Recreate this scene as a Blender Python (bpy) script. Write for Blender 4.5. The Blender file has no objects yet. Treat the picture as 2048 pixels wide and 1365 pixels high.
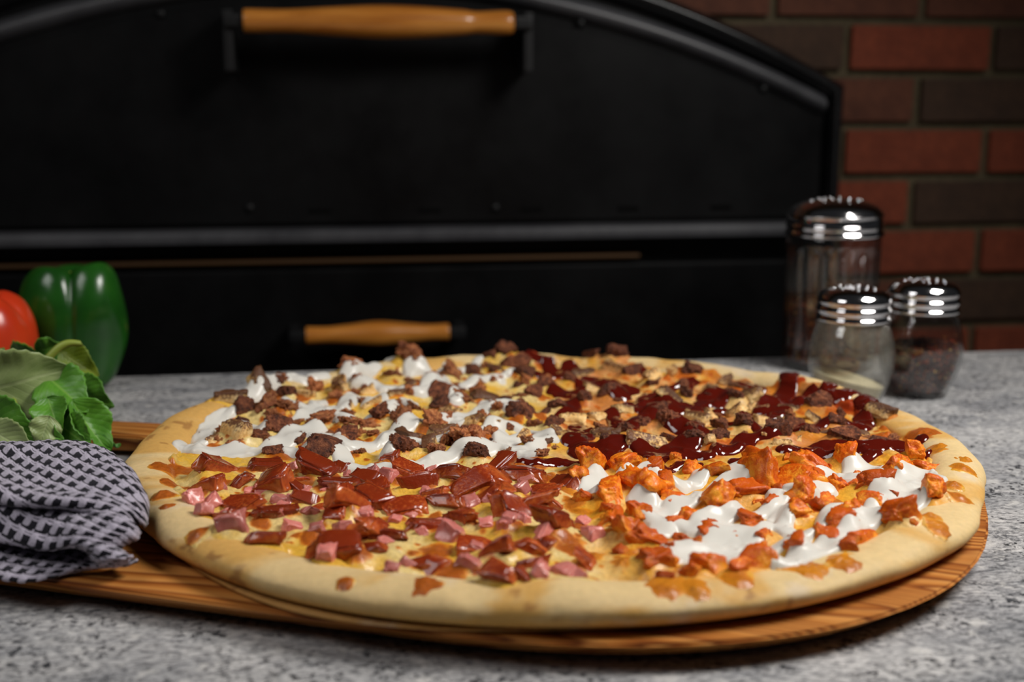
import bpy, bmesh, math, random
import numpy as np
from mathutils import Vector, Matrix, Euler

# ------------------------------------------------------------------ camera, world, lights, exposure
F_PX, W_PX, H_PX = 2450.0, 2048.0, 1365.0
Y_HOR, CAM_H = 200.0, 0.28
PITCH = math.atan((H_PX / 2 - Y_HOR) / F_PX)
SC = bpy.context.scene
COL = SC.collection

cam_d = bpy.data.cameras.new('camera')
cam = bpy.data.objects.new('camera', cam_d)
COL.objects.link(cam)
cam.location = (0, 0, CAM_H)
cam.rotation_euler = (math.pi / 2 - PITCH, 0, 0)
cam_d.sensor_width = 36.0
cam_d.lens = F_PX / W_PX * 36.0
cam_d.clip_start = 0.02
cam_d.dof.use_dof = True
cam_d.dof.focus_distance = 0.82
cam_d.dof.aperture_fstop = 4.3
SC.camera = cam

SC.view_settings.view_transform = 'Standard'
SC.view_settings.look = 'None'
SC.view_settings.gamma = 1.0
SC.view_settings.use_curve_mapping = False
SC.view_settings.exposure = 0.0

wd = bpy.data.worlds.new('dim_room')
SC.world = wd
wd.use_nodes = True
wd.node_tree.nodes['Background'].inputs[0].default_value = (0.9, 0.93, 1.0, 1)
wd.node_tree.nodes['Background'].inputs[1].default_value = 0.016


def area_light(name, loc, target, sx, sy, power, color, spread=180):
    l = bpy.data.lights.new(name, 'AREA')
    l.shape = 'RECTANGLE'
    l.size, l.size_y, l.energy, l.color = sx, sy, power, color
    l.spread = math.radians(spread)
    o = bpy.data.objects.new(name, l)
    COL.objects.link(o)
    o.location = loc
    o.rotation_euler = (Vector(target) - Vector(loc)).to_track_quat('-Z', 'Y').to_euler()
    return o


area_light('softbox_right', (0.76, 0.70, 0.98), (0.06, 0.86, 0.0), 0.50, 0.42, 8.4, (1.0, 0.97, 0.93), 125)
area_light('softbox_left', (-0.80, 0.42, 0.95), (-0.25, 0.92, 0.02), 0.55, 0.55, 1.5, (1.0, 0.98, 0.97), 100)

# ------------------------------------------------------------------ helpers
rng = np.random.default_rng(7)
random.seed(7)
PI = math.pi
CP, SP = math.cos(PITCH), math.sin(PITCH)


def ray(px, py):
    x, y = (px - W_PX / 2) / F_PX, -(py - H_PX / 2) / F_PX
    return np.array([x, CP + y * SP, -SP + y * CP])


def on_z(px, py, z):
    d = ray(px, py)
    return d * ((z - CAM_H) / d[2]) + np.array([0, 0, CAM_H])


def on_y(px, py, y):
    d = ray(px, py)
    return d * (y / d[1]) + np.array([0, 0, CAM_H])


_T2 = np.random.default_rng(1).random((16, 256, 256))
_T3 = np.random.default_rng(2).random((4, 32, 32, 32))


def vn(x, y, s, seed=0):
    gx, gy = np.asarray(x) / s + 31.7 * seed + 500, np.asarray(y) / s + 17.3 * seed + 500
    ix, iy = np.floor(gx).astype(int), np.floor(gy).astype(int)
    fx, fy = gx - ix, gy - iy
    fx, fy = fx * fx * (3 - 2 * fx), fy * fy * (3 - 2 * fy)
    T = _T2[seed % 16]
    a, b = T[ix & 255, iy & 255], T[(ix + 1) & 255, iy & 255]
    c, d = T[ix & 255, (iy + 1) & 255], T[(ix + 1) & 255, (iy + 1) & 255]
    return (a * (1 - fx) + b * fx) * (1 - fy) + (c * (1 - fx) + d * fx) * fy


def fbm(x, y, s, seed=0, o=4):
    r, a, t = 0, 1.0, 0
    for i in range(o):
        r = r + a * vn(x, y, s, seed + i)
        t += a
        a *= 0.55
        s *= 0.5
    return r / t


def vn3(P, s, seed=0):
    g = P / s + 13.37 * seed + 300
    i = np.floor(g).astype(int)
    f = g - i
    f = f * f * (3 - 2 * f)
    T = _T3[seed % 4]
    r = 0
    for dx in (0, 1):
        for dy in (0, 1):
            for dz in (0, 1):
                w = (f[:, 0] if dx else 1 - f[:, 0]) * (f[:, 1] if dy else 1 - f[:, 1]) * (f[:, 2] if dz else 1 - f[:, 2])
                r = r + w * T[(i[:, 0] + dx) & 31, (i[:, 1] + dy) & 31, (i[:, 2] + dz) & 31]
    return r


def sstep(a, b, x):
    t = np.clip((x - a) / (b - a), 0, 1)
    return t * t * (3 - 2 * t)


def np_mesh(name, V, Fc, smooth=True, color=None, uv=None):
    """V (n,3); Fc (m,k) faces, all of k corners."""
    V, Fc = np.asarray(V, np.float32), np.asarray(Fc, np.int32)
    me = bpy.data.meshes.new(name)
    k = Fc.shape[1]
    me.vertices.add(len(V))
    me.vertices.foreach_set('co', V.ravel())
    me.loops.add(Fc.size)
    me.loops.foreach_set('vertex_index', Fc.ravel())
    me.polygons.add(len(Fc))
    me.polygons.foreach_set('loop_start', np.arange(0, Fc.size, k, dtype=np.int32))
    me.update(calc_edges=True)
    me.polygons.foreach_set('use_smooth', np.full(len(Fc), smooth))
    if color is not None:
        ca = me.attributes.new('Col', 'FLOAT_COLOR', 'POINT')
        ca.data.foreach_set('color', np.concatenate([color, np.ones((len(V), 1))], 1).astype(np.float32).ravel())
    if uv is not None:
        ul = me.uv_layers.new(name='UVMap')
        ul.data.foreach_set('uv', np.asarray(uv, np.float32)[Fc.ravel()].ravel())
    me.validate()
    return me


def bm_mesh(name, bm, smooth=True):
    me = bpy.data.meshes.new(name)
    bm.to_mesh(me)
    bm.free()
    if smooth:
        me.polygons.foreach_set('use_smooth', np.full(len(me.polygons), True))
    return me


def obj(name, me, mat=None, parent=None, loc=None, rot=None):
    o = bpy.data.objects.new(name, me)
    COL.objects.link(o)
    if mat is not None and me is not None and not me.materials:
        me.materials.append(mat)
    o.parent = parent
    if loc is not None:
        o.location = loc
    if rot is not None:
        o.rotation_euler = rot
    return o


def empty(name, loc=(0, 0, 0), rz=0.0, parent=None):
    o = bpy.data.objects.new(name, None)
    COL.objects.link(o)
    o.empty_display_size = 0.02
    o.location, o.rotation_euler, o.parent = loc, (0, 0, rz), parent
    return o


def tag(o, label, cat, group=None):
    o['label'], o['category'] = label, cat
    if group:
        o['group'] = group
    return o


def grid_faces(n, m, wrap_m=False):
    i = np.arange(n - 1)[:, None]
    j = np.arange(m if wrap_m else m - 1)[None]
    j2 = (j + 1) % m
    return np.stack([i * m + j, i * m + j2, (i + 1) * m + j2, (i + 1) * m + j], -1).reshape(-1, 4)


def lathe(name, prof, n=64, rmod=None, close=True):
    """prof [(r,z)], axis z."""
    prof = np.array(prof, float)
    th = np.linspace(0, 2 * PI, n, endpoint=False)
    R = prof[:, 0][:, None] * np.ones(n)
    if rmod is not None:
        R = rmod(R, prof[:, 1][:, None], th[None])
    V = np.stack([R * np.cos(th), R * np.sin(th), prof[:, 1][:, None] + 0 * R], -1).reshape(-1, 3)
    return np_mesh(name, V, grid_faces(len(prof), n, True))


def smooth_prof(pts, k=8):
    """Catmull-Rom through points."""
    P = np.array(pts, float)
    P = np.vstack([2 * P[0] - P[1], P, 2 * P[-1] - P[-2]])
    out = []
    for i in range(1, len(P) - 2):
        for t in np.arange(k) / k:
            a, b, c, d = P[i - 1], P[i], P[i + 1], P[i + 2]
            out.append(0.5 * (2 * b + (c - a) * t + (2 * a - 5 * b + 4 * c - d) * t * t + (3 * b - a - 3 * c + d) * t ** 3))
    out.append(P[-2])
    return np.array(out)


def box_bm(bm, c, s, bevel=0.0, rot=None):
    r = bmesh.ops.create_cube(bm, size=1.0)
    vs = r['verts']
    bmesh.ops.scale(bm, vec=s, verts=vs)
    if bevel > 0:
        es = list({e for v in vs for e in v.link_edges})
        rr = bmesh.ops.bevel(bm, geom=es, offset=bevel, segments=2, affect='EDGES', profile=0.7)
        vs = list({v for f in rr['faces'] for v in f.verts} | {v for v in vs if v.is_valid})
    if rot is not None:
        bmesh.ops.rotate(bm, cent=(0, 0, 0), matrix=rot, verts=vs)
    bmesh.ops.translate(bm, vec=c, verts=vs)
    return vs


def box(name, c, s, mat, parent=None, bevel=0.0):
    bm = bmesh.new()
    box_bm(bm, (0, 0, 0), s, bevel)
    return obj(name, bm_mesh(name, bm, False), mat, parent, c)


# ------------------------------------------------------------------ materials
class NT:
    def __init__(s, name):
        s.m = bpy.data.materials.new(name)
        s.m.use_nodes = True
        s.t = s.m.node_tree
        s.b = s.t.nodes['Principled BSDF']

    def n(s, typ, **kw):
        nd = s.t.nodes.new(typ)
        for k, v in kw.items():
            if k.startswith('i_'):
                nd.inputs[k[2:].replace('_', ' ')].default_value = v
            else:
                setattr(nd, k, v)
        return nd

    def l(s, a, b):
        s.t.links.new(a, b)

    def set(s, **kw):
        for k, v in kw.items():
            s.b.inputs[k.replace('_', ' ')].default_value = v

    def coord(s, which='Object', scale=None, rot=None):
        tc = s.n('ShaderNodeTexCoord')
        o = tc.outputs[which]
        if scale is not None or rot is not None:
            mp = s.n('ShaderNodeMapping')
            if scale is not None:
                mp.inputs['Scale'].default_value = scale
            if rot is not None:
                mp.inputs['Rotation'].default_value = rot
            s.l(o, mp.inputs['Vector'])
            o = mp.outputs['Vector']
        return o

    def noise(s, co, scale, detail=4, rough=0.55, dist=0.0):
        nd = s.n('ShaderNodeTexNoise')
        nd.inputs['Scale'].default_value = scale
        nd.inputs['Detail'].default_value = detail
        nd.inputs['Roughness'].default_value = rough
        nd.inputs['Distortion'].default_value = dist
        s.l(co, nd.inputs['Vector'])
        return nd.outputs['Fac']

    def ramp(s, fac, stops, interp='LINEAR'):
        r = s.n('ShaderNodeValToRGB')
        r.color_ramp.interpolation = interp
        el = r.color_ramp.elements
        while len(el) < len(stops):
            el.new(0.5)
        for e, (p, c) in zip(el, stops):
            e.position = p
            e.color = (c, c, c, 1) if isinstance(c, (int, float)) else (*c, 1)
        s.l(fac, r.inputs['Fac'])
        return r.outputs['Color']

    def mix(s, a, b, fac, mode='MIX'):
        m = s.n('ShaderNodeMix', data_type='RGBA', blend_type=mode)
        for v, i in ((fac, 0), (a, 6), (b, 7)):
            if hasattr(v, 'default_value') or hasattr(v, 'links'):
                s.l(v, m.inputs[i])
            else:
                m.inputs[i].default_value = v if i == 0 else (*v, 1)
        return m.outputs[2]

    def math(s, op, a, b=0.0):
        m = s.n('ShaderNodeMath', operation=op)
        for v, i in ((a, 0), (b, 1)):
            if hasattr(v, 'links'):
                s.l(v, m.inputs[i])
            else:
                m.inputs[i].default_value = v
        return m.outputs[0]

    def bump(s, h, strength=0.5, dist=0.001):
        b = s.n('ShaderNodeBump')
        b.inputs['Strength'].default_value = strength
        b.inputs['Distance'].default_value = dist
        s.l(h, b.inputs['Height'])
        s.l(b.outputs['Normal'], s.b.inputs['Normal'])

    def base(s, c):
        s.l(c, s.b.inputs['Base Color'])


def simple(name, col, rough=0.5, metal=0.0, spec=0.5, coat=0.0, sss=0.0, sss_r=(1, 0.4, 0.2)):
    t = NT(name)
    t.set(Base_Color=(*col, 1), Roughness=rough, Metallic=metal)
    t.b.inputs['Specular IOR Level'].default_value = spec
    t.b.inputs['Coat Weight'].default_value = coat
    if sss:
        t.b.inputs['Subsurface Weight'].default_value = sss
        t.b.inputs['Subsurface Radius'].default_value = sss_r
        t.b.inputs['Subsurface Scale'].default_value = 0.004
    return t


M = {}


def mat_granite():
    t = NT('granite')
    co = t.coord('Object')
    st = t.coord('Object', (1.0, 2.2, 1.0), (0, 0, 0.5))
    big = t.noise(st, 10, 4, 0.6, 0.5)
    mid = t.noise(st, 150, 5, 0.7, 0.2)
    fine = t.noise(co, 230, 3, 0.65)
    c = t.ramp(mid, [(0.36, (0.13, 0.133, 0.14)), (0.46, (0.38, 0.378, 0.382)), (0.54, (0.50, 0.495, 0.495)), (0.64, (0.68, 0.67, 0.66))])
    c = t.mix(c, t.ramp(big, [(0.36, (0.62, 0.63, 0.65)), (0.60, (1.0, 0.99, 0.98))]), 1.0, 'MULTIPLY')
    sp = t.ramp(fine, [(0.415, 1.0), (0.455, 0.0)])
    spm = t.ramp(t.noise(st, 26, 3, 0.6), [(0.42, 1.0), (0.58, 0.1)])
    c = t.mix(c, (0.03, 0.032, 0.036), t.math('MULTIPLY', sp, spm))
    wt = t.ramp(t.noise(co, 80, 2, 0.5), [(0.62, 0.0), (0.70, 0.55)])
    c = t.mix(c, (0.66, 0.64, 0.61), wt)
    vein = t.ramp(t.noise(st, 14, 6, 0.7, 1.2), [(0.475, 0.0), (0.5, 0.75), (0.525, 0.0)])
    vm = t.ramp(t.noise(co, 5, 2), [(0.5, 0.0), (0.62, 1.0)])
    c = t.mix(c, (0.05, 0.055, 0.065), t.math('MULTIPLY', vein, vm))
    t.base(c)
    t.set(Roughness=0.42)
    t.b.inputs['Specular IOR Level'].default_value = 0.35
    return t.m


def mat_wood():
    t = NT('board_wood')
    co = t.coord('Object', (1.0, 1.0, 1.0))
    mp = t.n('ShaderNodeMapping')
    mp.inputs['Scale'].default_value = (0.9, 7.5, 4.0)
    t.l(co, mp.inputs['Vector'])
    wob = t.noise(mp.outputs['Vector'], 3.0, 3, 0.5)
    rings = t.math('FRACT', t.math('MULTIPLY', t.noise(mp.outputs['Vector'], 1.3, 2.5, 0.45), 36.0))
    c = t.ramp(rings, [(0.0, (0.15, 0.036, 0.007)), (0.2, (0.34, 0.105, 0.018)), (0.5, (0.54, 0.215, 0.045)), (0.85, (0.60, 0.27, 0.07)), (1.0, (0.24, 0.065, 0.012))])
    mp2 = t.n('ShaderNodeMapping')
    mp2.inputs['Scale'].default_value = (6, 260, 60)
    t.l(co, mp2.inputs['Vector'])
    fib = t.noise(mp2.outputs['Vector'], 1.0, 4, 0.6)
    c = t.mix(c, t.ramp(fib, [(0.3, (0.55, 0.45, 0.38)), (0.6, (1, 1, 1))]), 0.6, 'MULTIPLY')
    c = t.mix(c, (0.33, 0.105, 0.022), t.ramp(wob, [(0.48, 0.0), (0.75, 0.5)]))
    t.base(c)
    t.bump(fib, 0.25, 0.0004)
    t.set(Roughness=0.45)
    t.b.inputs['Specular IOR Level'].default_value = 0.3
    return t.m


def mat_attr(name, rough, fine_scale, bump_d, coat=0.0, sss=0.0, var=0.25, spec=0.4, sss_r=(1, 0.5, 0.2)):
    t = NT(name)
    at = t.n('ShaderNodeAttribute', attribute_name='Col')
    co = t.coord('Object')
    f = t.noise(co, fine_scale, 4, 0.6)
    c = t.mix(at.outputs['Color'], t.ramp(f, [(0.3, 1.0 - var), (0.7, 1.0)]), 1.0, 'MULTIPLY')
    t.base(c)
    t.bump(f, 0.6, bump_d)
    t.set(Roughness=rough)
    t.b.inputs['Specular IOR Level'].default_value = spec
    t.b.inputs['Coat Weight'].default_value = coat
    t.b.inputs['Coat Roughness'].default_value = 0.12
    if sss:
        t.b.inputs['Subsurface Weight'].default_value = sss
        t.b.inputs['Subsurface Radius'].default_value = sss_r
        t.b.inputs['Subsurface Scale'].default_value = 0.003
    return t.m


def mat_meat(name, stops, scale, rough, bump_s, bump_d, spec=0.5, coat=0.0, top=None, seedvar=True, sss=0.0):
    """noise-coloured food piece; top = browned colour on upper side of the piece."""
    t = NT(name)
    co = t.coord('Object')
    oi = t.n('ShaderNodeObjectInfo')
    off = t.n('ShaderNodeVectorMath', operation='SCALE')
    comb = t.n('ShaderNodeCombineXYZ')
    t.l(oi.outputs['Random'], comb.inputs[0])
    t.l(oi.outputs['Random'], comb.inputs[1])
    t.l(comb.outputs[0], off.inputs[0])
    off.inputs['Scale'].default_value = 3.0
    add = t.n('ShaderNodeVectorMath', operation='ADD')
    t.l(co, add.inputs[0])
    t.l(off.outputs[0], add.inputs[1])
    v = add.outputs[0]
    n1 = t.noise(v, scale, 5, 0.65)
    c = t.ramp(n1, stops)
    n2 = t.noise(v, scale * 3.2, 4, 0.65)
    if top is not None:
        g = t.n('ShaderNodeSeparateXYZ')
        t.l(t.coord('Generated'), g.inputs[0])
        s = t.math('ADD', g.outputs[2], t.math('MULTIPLY', t.math('SUBTRACT', n2, 0.5), 1.3))
        rnd = t.math('MULTIPLY', oi.outputs['Random'], 0.35)
        c = t.mix(c, top, t.ramp(t.math('SUBTRACT', s, rnd), [(0.42, 0.0), (0.68, 0.95)]))
    bright = t.math('ADD', 0.72, t.math('MULTIPLY', oi.outputs['Random'], 0.5))
    cb = t.n('ShaderNodeCombineColor')
    for i in range(3):
        t.l(bright, cb.inputs[i])
    c = t.mix(c, cb.outputs[0], 1.0, 'MULTIPLY')
    t.base(c)
    t.bump(t.math('ADD', n2, t.math('MULTIPLY', n1, 0.6)), bump_s, bump_d)
    t.set(Roughness=rough)
    t.b.inputs['Specular IOR Level'].default_value = spec
    t.b.inputs['Coat Weight'].default_value = coat
    t.b.inputs['Coat Roughness'].default_value = 0.07
    if sss:
        t.b.inputs['Subsurface Weight'].default_value = sss
        t.b.inputs['Subsurface Radius'].default_value = (1, 0.4, 0.25)
        t.b.inputs['Subsurface Scale'].default_value = 0.003
    return t.m


def mat_glass(name, tint, film=0.0, film_col=(0.7, 0.66, 0.56)):
    """thin clear glass: see-through, mirror-like at grazing angles; film = dusting of powder"""
    t = NT(name)
    nt = t.t
    tr = t.n('ShaderNodeBsdfTransparent')
    lw = t.n('ShaderNodeLayerWeight')
    lw.inputs['Blend'].default_value = 0.5
    t.l(t.ramp(lw.outputs['Facing'], [(0.0, tuple(tint)), (0.75, tuple(v * 0.94 for v in tint)), (1.0, tuple(v * 0.55 for v in tint))]), tr.inputs['Color'])
    gl = t.n('ShaderNodeBsdfGlossy')
    gl.inputs['Roughness'].default_value = 0.06
    fr = t.math('ADD', 0.075, t.math('MULTIPLY', t.math('POWER', lw.outputs['Facing'], 4.0), 0.85))
    mx = t.n('ShaderNodeMixShader')
    t.l(fr, mx.inputs[0])
    t.l(tr.outputs[0], mx.inputs[1])
    t.l(gl.outputs[0], mx.inputs[2])
    last = mx.outputs[0]
    if film:
        df = t.n('ShaderNodeBsdfDiffuse')
        df.inputs['Color'].default_value = (*film_col, 1)
        n = t.noise(t.coord('Object'), 420, 4, 0.7)
        n2 = t.noise(t.coord('Object'), 45, 3, 0.6)
        f = t.math('MULTIPLY', t.ramp(n, [(0.42, 0.25), (0.66, 1.0)]), t.ramp(n2, [(0.35, film * 0.5), (0.65, film)]))
        m2 = t.n('ShaderNodeMixShader')
        t.l(f, m2.inputs[0])
        t.l(last, m2.inputs[1])
        t.l(df.outputs[0], m2.inputs[2])
        last = m2.outputs[0]
    t.l(last, nt.nodes['Material Output'].inputs['Surface'])
    return t.m


def mat_brick(name, a, b):
    t = NT(name)
    co = t.coord('Object')
    n1 = t.noise(co, 26, 5, 0.65)
    n2 = t.noise(co, 190, 3, 0.6)
    c = t.ramp(n1, [(0.3, a), (0.7, b)])
    c = t.mix(c, t.ramp(n2, [(0.3, 0.6), (0.65, 1.0)]), 1.0, 'MULTIPLY')
    t.base(c)
    t.bump(n2, 0.6, 0.002)
    t.set(Roughness=0.85)
    return t.m


def mat_leaf(name, a, b, vein):
    t = NT(name)
    uv = t.coord('UV')
    sp = t.n('ShaderNodeSeparateXYZ')
    t.l(uv, sp.inputs[0])
    x = t.math('ABSOLUTE', t.math('SUBTRACT', sp.outputs[0], 0.5))
    # side veins run obliquely from the midrib
    ph = t.math('SUBTRACT', t.math('MULTIPLY', sp.outputs[1], 9.0), t.math('MULTIPLY', x, 7.0))
    fr = t.math('ABSOLUTE', t.math('SUBTRACT', t.math('FRACT', ph), 0.5))
    sv = t.ramp(fr, [(0.0, 1.0), (0.07, 0.0)])
    mv = t.ramp(x, [(0.012, 1.0), (0.035, 0.0)])
    vv = t.math('MAXIMUM', t.math('MULTIPLY', sv, 0.55), mv)
    n = t.noise(t.coord('Object'), 60, 4, 0.6)
    c = t.ramp(n, [(0.3, a), (0.7, b)])
    c = t.mix(c, vein, t.math('MULTIPLY', vv, 0.5))
    t.base(c)
    t.bump(t.math('ADD', t.math('MULTIPLY', vv, -0.8), t.math('MULTIPLY', fr, 0.9)), 0.35, 0.0007)
    t.set(Roughness=0.42)
    t.b.inputs['Subsurface Weight'].default_value = 0.0
    t.b.inputs['Transmission Weight'].default_value = 0.0
    t.b.inputs['Specular IOR Level'].default_value = 0.4
    return t.m


def mat_towel():
    t = NT('towel_weave')
    uv = t.coord('UV')
    wn = t.n('ShaderNodeTexNoise')
    wn.inputs['Scale'].default_value = 260
    t.l(uv, wn.inputs['Vector'])
    vs = t.n('ShaderNodeVectorMath', operation='SUBTRACT')
    t.l(wn.outputs['Color'], vs.inputs[0])
    vs.inputs[1].default_value = (0.5, 0.5, 0.5)
    vsc = t.n('ShaderNodeVectorMath', operation='SCALE')
    t.l(vs.outputs[0], vsc.inputs[0])
    vsc.inputs['Scale'].default_value = 0.0022
    va = t.n('ShaderNodeVectorMath', operation='ADD')
    t.l(uv, va.inputs[0])
    t.l(vsc.outputs[0], va.inputs[1])
    sp = t.n('ShaderNodeSeparateXYZ')
    t.l(va.outputs[0], sp.inputs[0])
    cell = 0.0104
    u = t.math('FRACT', t.math('DIVIDE', sp.outputs[0], cell))
    v = t.math('FRACT', t.math('DIVIDE', sp.outputs[1], cell * 0.92))
    # white rib with castellated edge between black blocks
    rib = t.math('MULTIPLY', t.math('LESS_THAN', v, 0.33), t.math('GREATER_THAN', t.math('ABSOLUTE', t.math('SUBTRACT', v, 0.16)), 0.025))
    tooth = t.math('MULTIPLY', t.math('LESS_THAN', u, 0.47), t.math('LESS_THAN', v, 0.80))
    tooth2 = t.math('MULTIPLY', t.math('GREATER_THAN', u, 0.88), t.math('GREATER_THAN', v, 0.9))
    w = t.math('MAXIMUM', t.math('MAXIMUM', rib, tooth), tooth2)
    yarn = t.noise(uv, 1500, 2, 0.5)
    c = t.mix((0.012, 0.011, 0.018), (0.58, 0.53, 0.64), w)
    c = t.mix(c, t.ramp(yarn, [(0.35, 0.55), (0.65, 1.0)]), 1.0, 'MULTIPLY')
    t.base(c)
    su = t.math('SINE', t.math('MULTIPLY', u, PI))
    sv = t.math('SINE', t.math('MULTIPLY', v, PI))
    h = t.math('ADD', t.math('ADD', t.math('MULTIPLY', w, 0.9), t.math('MULTIPLY', yarn, 0.5)), t.math('MULTIPLY', su, sv))
    t.bump(h, 0.8, 0.0016)
    t.set(Roughness=0.95)
    t.b.inputs['Specular IOR Level'].default_value = 0.1
    t.b.inputs['Sheen Weight'].default_value = 0.15
    return t.m


def mat_black_metal(name, col=0.012, rough=0.42, spec=0.45):
    t = NT(name)
    co = t.coord('Object')
    n = t.noise(co, 7, 5, 0.65)
    t.base(t.ramp(n, [(0.35, (col * 0.7, col * 0.7, col * 0.78)), (0.7, (col * 1.4, col * 1.4, col * 1.5))]))
    r = t.ramp(n, [(0.3, rough - 0.06), (0.7, rough + 0.1)])
    t.l(r, t.b.inputs['Roughness'])
    t.b.inputs['Specular IOR Level'].default_value = spec
    return t.m


def mat_grip():
    t = NT('handle_wood')
    co = t.coord('Object', (45, 45, 4))
    n = t.noise(co, 1.6, 4, 0.6, 0.4)
    t.base(t.ramp(n, [(0.3, (0.36, 0.11, 0.012)), (0.55, (0.58, 0.22, 0.035)), (0.75, (0.68, 0.31, 0.07))]))
    t.set(Roughness=0.28)
    t.b.inputs['Coat Weight'].default_value = 0.4
    return t.m


M['granite'] = mat_granite()
M['wood'] = mat_wood()
M['crust'] = mat_attr('baked_dough', 0.62, 240, 0.0005, sss=0.12, var=0.14, spec=0.25)
M['cheese'] = mat_attr('melted_cheese', 0.36, 420, 0.0009, coat=0.2, sss=0.05, var=0.3, spec=0.3)
M['beef'] = mat_meat('ground_beef', [(0.35, (0.045, 0.010, 0.004)), (0.5, (0.17, 0.044, 0.015)), (0.66, (0.36, 0.115, 0.042))], 5.5, 0.6, 1.0, 0.0018, spec=0.4)
M['crumb'] = mat_meat('sausage_crumble', [(0.35, (0.16, 0.036, 0.010)), (0.5, (0.38, 0.11, 0.03)), (0.66, (0.58, 0.24, 0.08))], 5.0, 0.5, 1.0, 0.0016, spec=0.45)
M['chicken'] = mat_meat('roast_chicken', [(0.35, (0.56, 0.29, 0.075)), (0.5, (0.74, 0.46, 0.17)), (0.65, (0.80, 0.58, 0.28))], 3.2, 0.5, 0.8, 0.001, spec=0.4, top=(0.10, 0.028, 0.010), sss=0.1)
M['buffalo'] = mat_meat('orange_sauced_chicken', [(0.34, (0.46, 0.065, 0.003)), (0.5, (0.74, 0.185, 0.007)), (0.66, (0.85, 0.36, 0.03))], 2.8, 0.4, 0.7, 0.0012, spec=0.25, coat=0.1, top=(0.56, 0.085, 0.004), sss=0.05)
M['ham'] = mat_meat('pink_ham', [(0.3, (0.56, 0.15, 0.13)), (0.6, (0.66, 0.23, 0.19)), (0.8, (0.72, 0.34, 0.28))], 2.6, 0.3, 0.3, 0.0008, spec=0.4, coat=0.4, sss=0.2)
M['bacon'] = mat_meat('smoked_bacon', [(0.28, (0.26, 0.032, 0.008)), (0.5, (0.43, 0.078, 0.015)), (0.75, (0.58, 0.17, 0.035))], 3.6, 0.24, 0.35, 0.0010, spec=0.4, coat=0.6, top=(0.24, 0.026, 0.006), sss=0.12)
_w = simple('ranch_sauce', (0.66, 0.635, 0.575), 0.3, spec=0.4, sss=0.1, sss_r=(1, 0.8, 0.6))
M['ranch'] = _w.m
_w = simple('barbecue_sauce', (0.085, 0.006, 0.003), 0.08, spec=0.55, coat=0.5)
M['bbq'] = _w.m
M['oven'] = mat_black_metal('oven_black_steel', 0.0035, 0.40, 0.16)
M['oven_trim'] = mat_black_metal('oven_trim_steel', 0.06, 0.34, 0.5)
M['bracket'] = mat_black_metal('bracket_steel', 0.006, 0.5, 0.3)
M['brass'] = simple('aged_brass', (0.085, 0.042, 0.016), 0.5, 0.5).m
M['grip'] = mat_grip()
M['chrome'] = simple('chrome', (0.72, 0.71, 0.72), 0.09, 1.0).m
M['glass'] = mat_glass('clear_glass', (0.96, 0.965, 0.96))
M['glass_dusty'] = mat_glass('dusted_glass', (0.97, 0.97, 0.95), 0.12)
M['parm'] = NT('grated_cheese').m
t_ = NT('grated_parmesan')
n_ = t_.noise(t_.coord('Object'), 700, 3, 0.6)
t_.base(t_.ramp(n_, [(0.3, (0.74, 0.62, 0.36)), (0.7, (0.86, 0.78, 0.56))]))
t_.bump(n_, 0.8, 0.001)
t_.set(Roughness=0.9)
M['parm'] = t_.m
M['flakes'] = mat_attr('chili_flakes', 0.5, 300, 0.0004)
M['flake_core'] = simple('chili_bed', (0.05, 0.010, 0.004), 0.8).m
M['pepper'] = NT('pepper_skin').m
t_ = NT('green_pepper_skin')
n_ = t_.noise(t_.coord('Object'), 22, 3, 0.5)
t_.base(t_.ramp(n_, [(0.35, (0.008, 0.055, 0.006)), (0.6, (0.013, 0.085, 0.008)), (0.8, (0.035, 0.115, 0.010))]))
t_.set(Roughness=0.22)
t_.bump(t_.noise(t_.coord('Object'), 70, 2), 0.12, 0.002)
M['pepper'] = t_.m
t_ = NT('tomato_skin')
n_ = t_.noise(t_.coord('Object'), 18, 3, 0.5)
t_.base(t_.ramp(n_, [(0.3, (0.50, 0.028, 0.008)), (0.7, (0.62, 0.055, 0.012))]))
t_.set(Roughness=0.24)
M['tomato'] = t_.m
M['stem'] = simple('stem_green', (0.24, 0.30, 0.04), 0.5).m
M['leaf'] = mat_leaf('basil_leaf', (0.055, 0.19, 0.016), (0.11, 0.30, 0.025), (0.22, 0.40, 0.07))
M['leaf_dark'] = mat_leaf('basil_leaf_deep', (0.03, 0.13, 0.014), (0.06, 0.20, 0.018), (0.13, 0.28, 0.05))
M['leaf_pale'] = mat_leaf('basil_leaf_underside', (0.22, 0.29, 0.10), (0.32, 0.40, 0.16), (0.42, 0.48, 0.24))
M['leaf_yellow'] = mat_leaf('basil_leaf_yellowing', (0.13, 0.21, 0.012), (0.22, 0.29, 0.02), (0.30, 0.36, 0.06))
M['towel'] = mat_towel()
M['brick_red'] = mat_brick('brick_red', (0.20, 0.038, 0.014), (0.30, 0.062, 0.024))
M['brick_dull'] = mat_brick('brick_dull', (0.105, 0.032, 0.016), (0.17, 0.055, 0.026))
M['brick_brown'] = mat_brick('brick_brown', (0.052, 0.026, 0.014), (0.085, 0.042, 0.022))
M['mortar'] = mat_brick('mortar', (0.10, 0.075, 0.038), (0.15, 0.115, 0.06))
M['floor'] = mat_brick('floor_tile', (0.06, 0.055, 0.05), (0.09, 0.08, 0.075))
M['cabinet'] = simple('cabinet_grey', (0.05, 0.05, 0.055), 0.6).m

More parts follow.
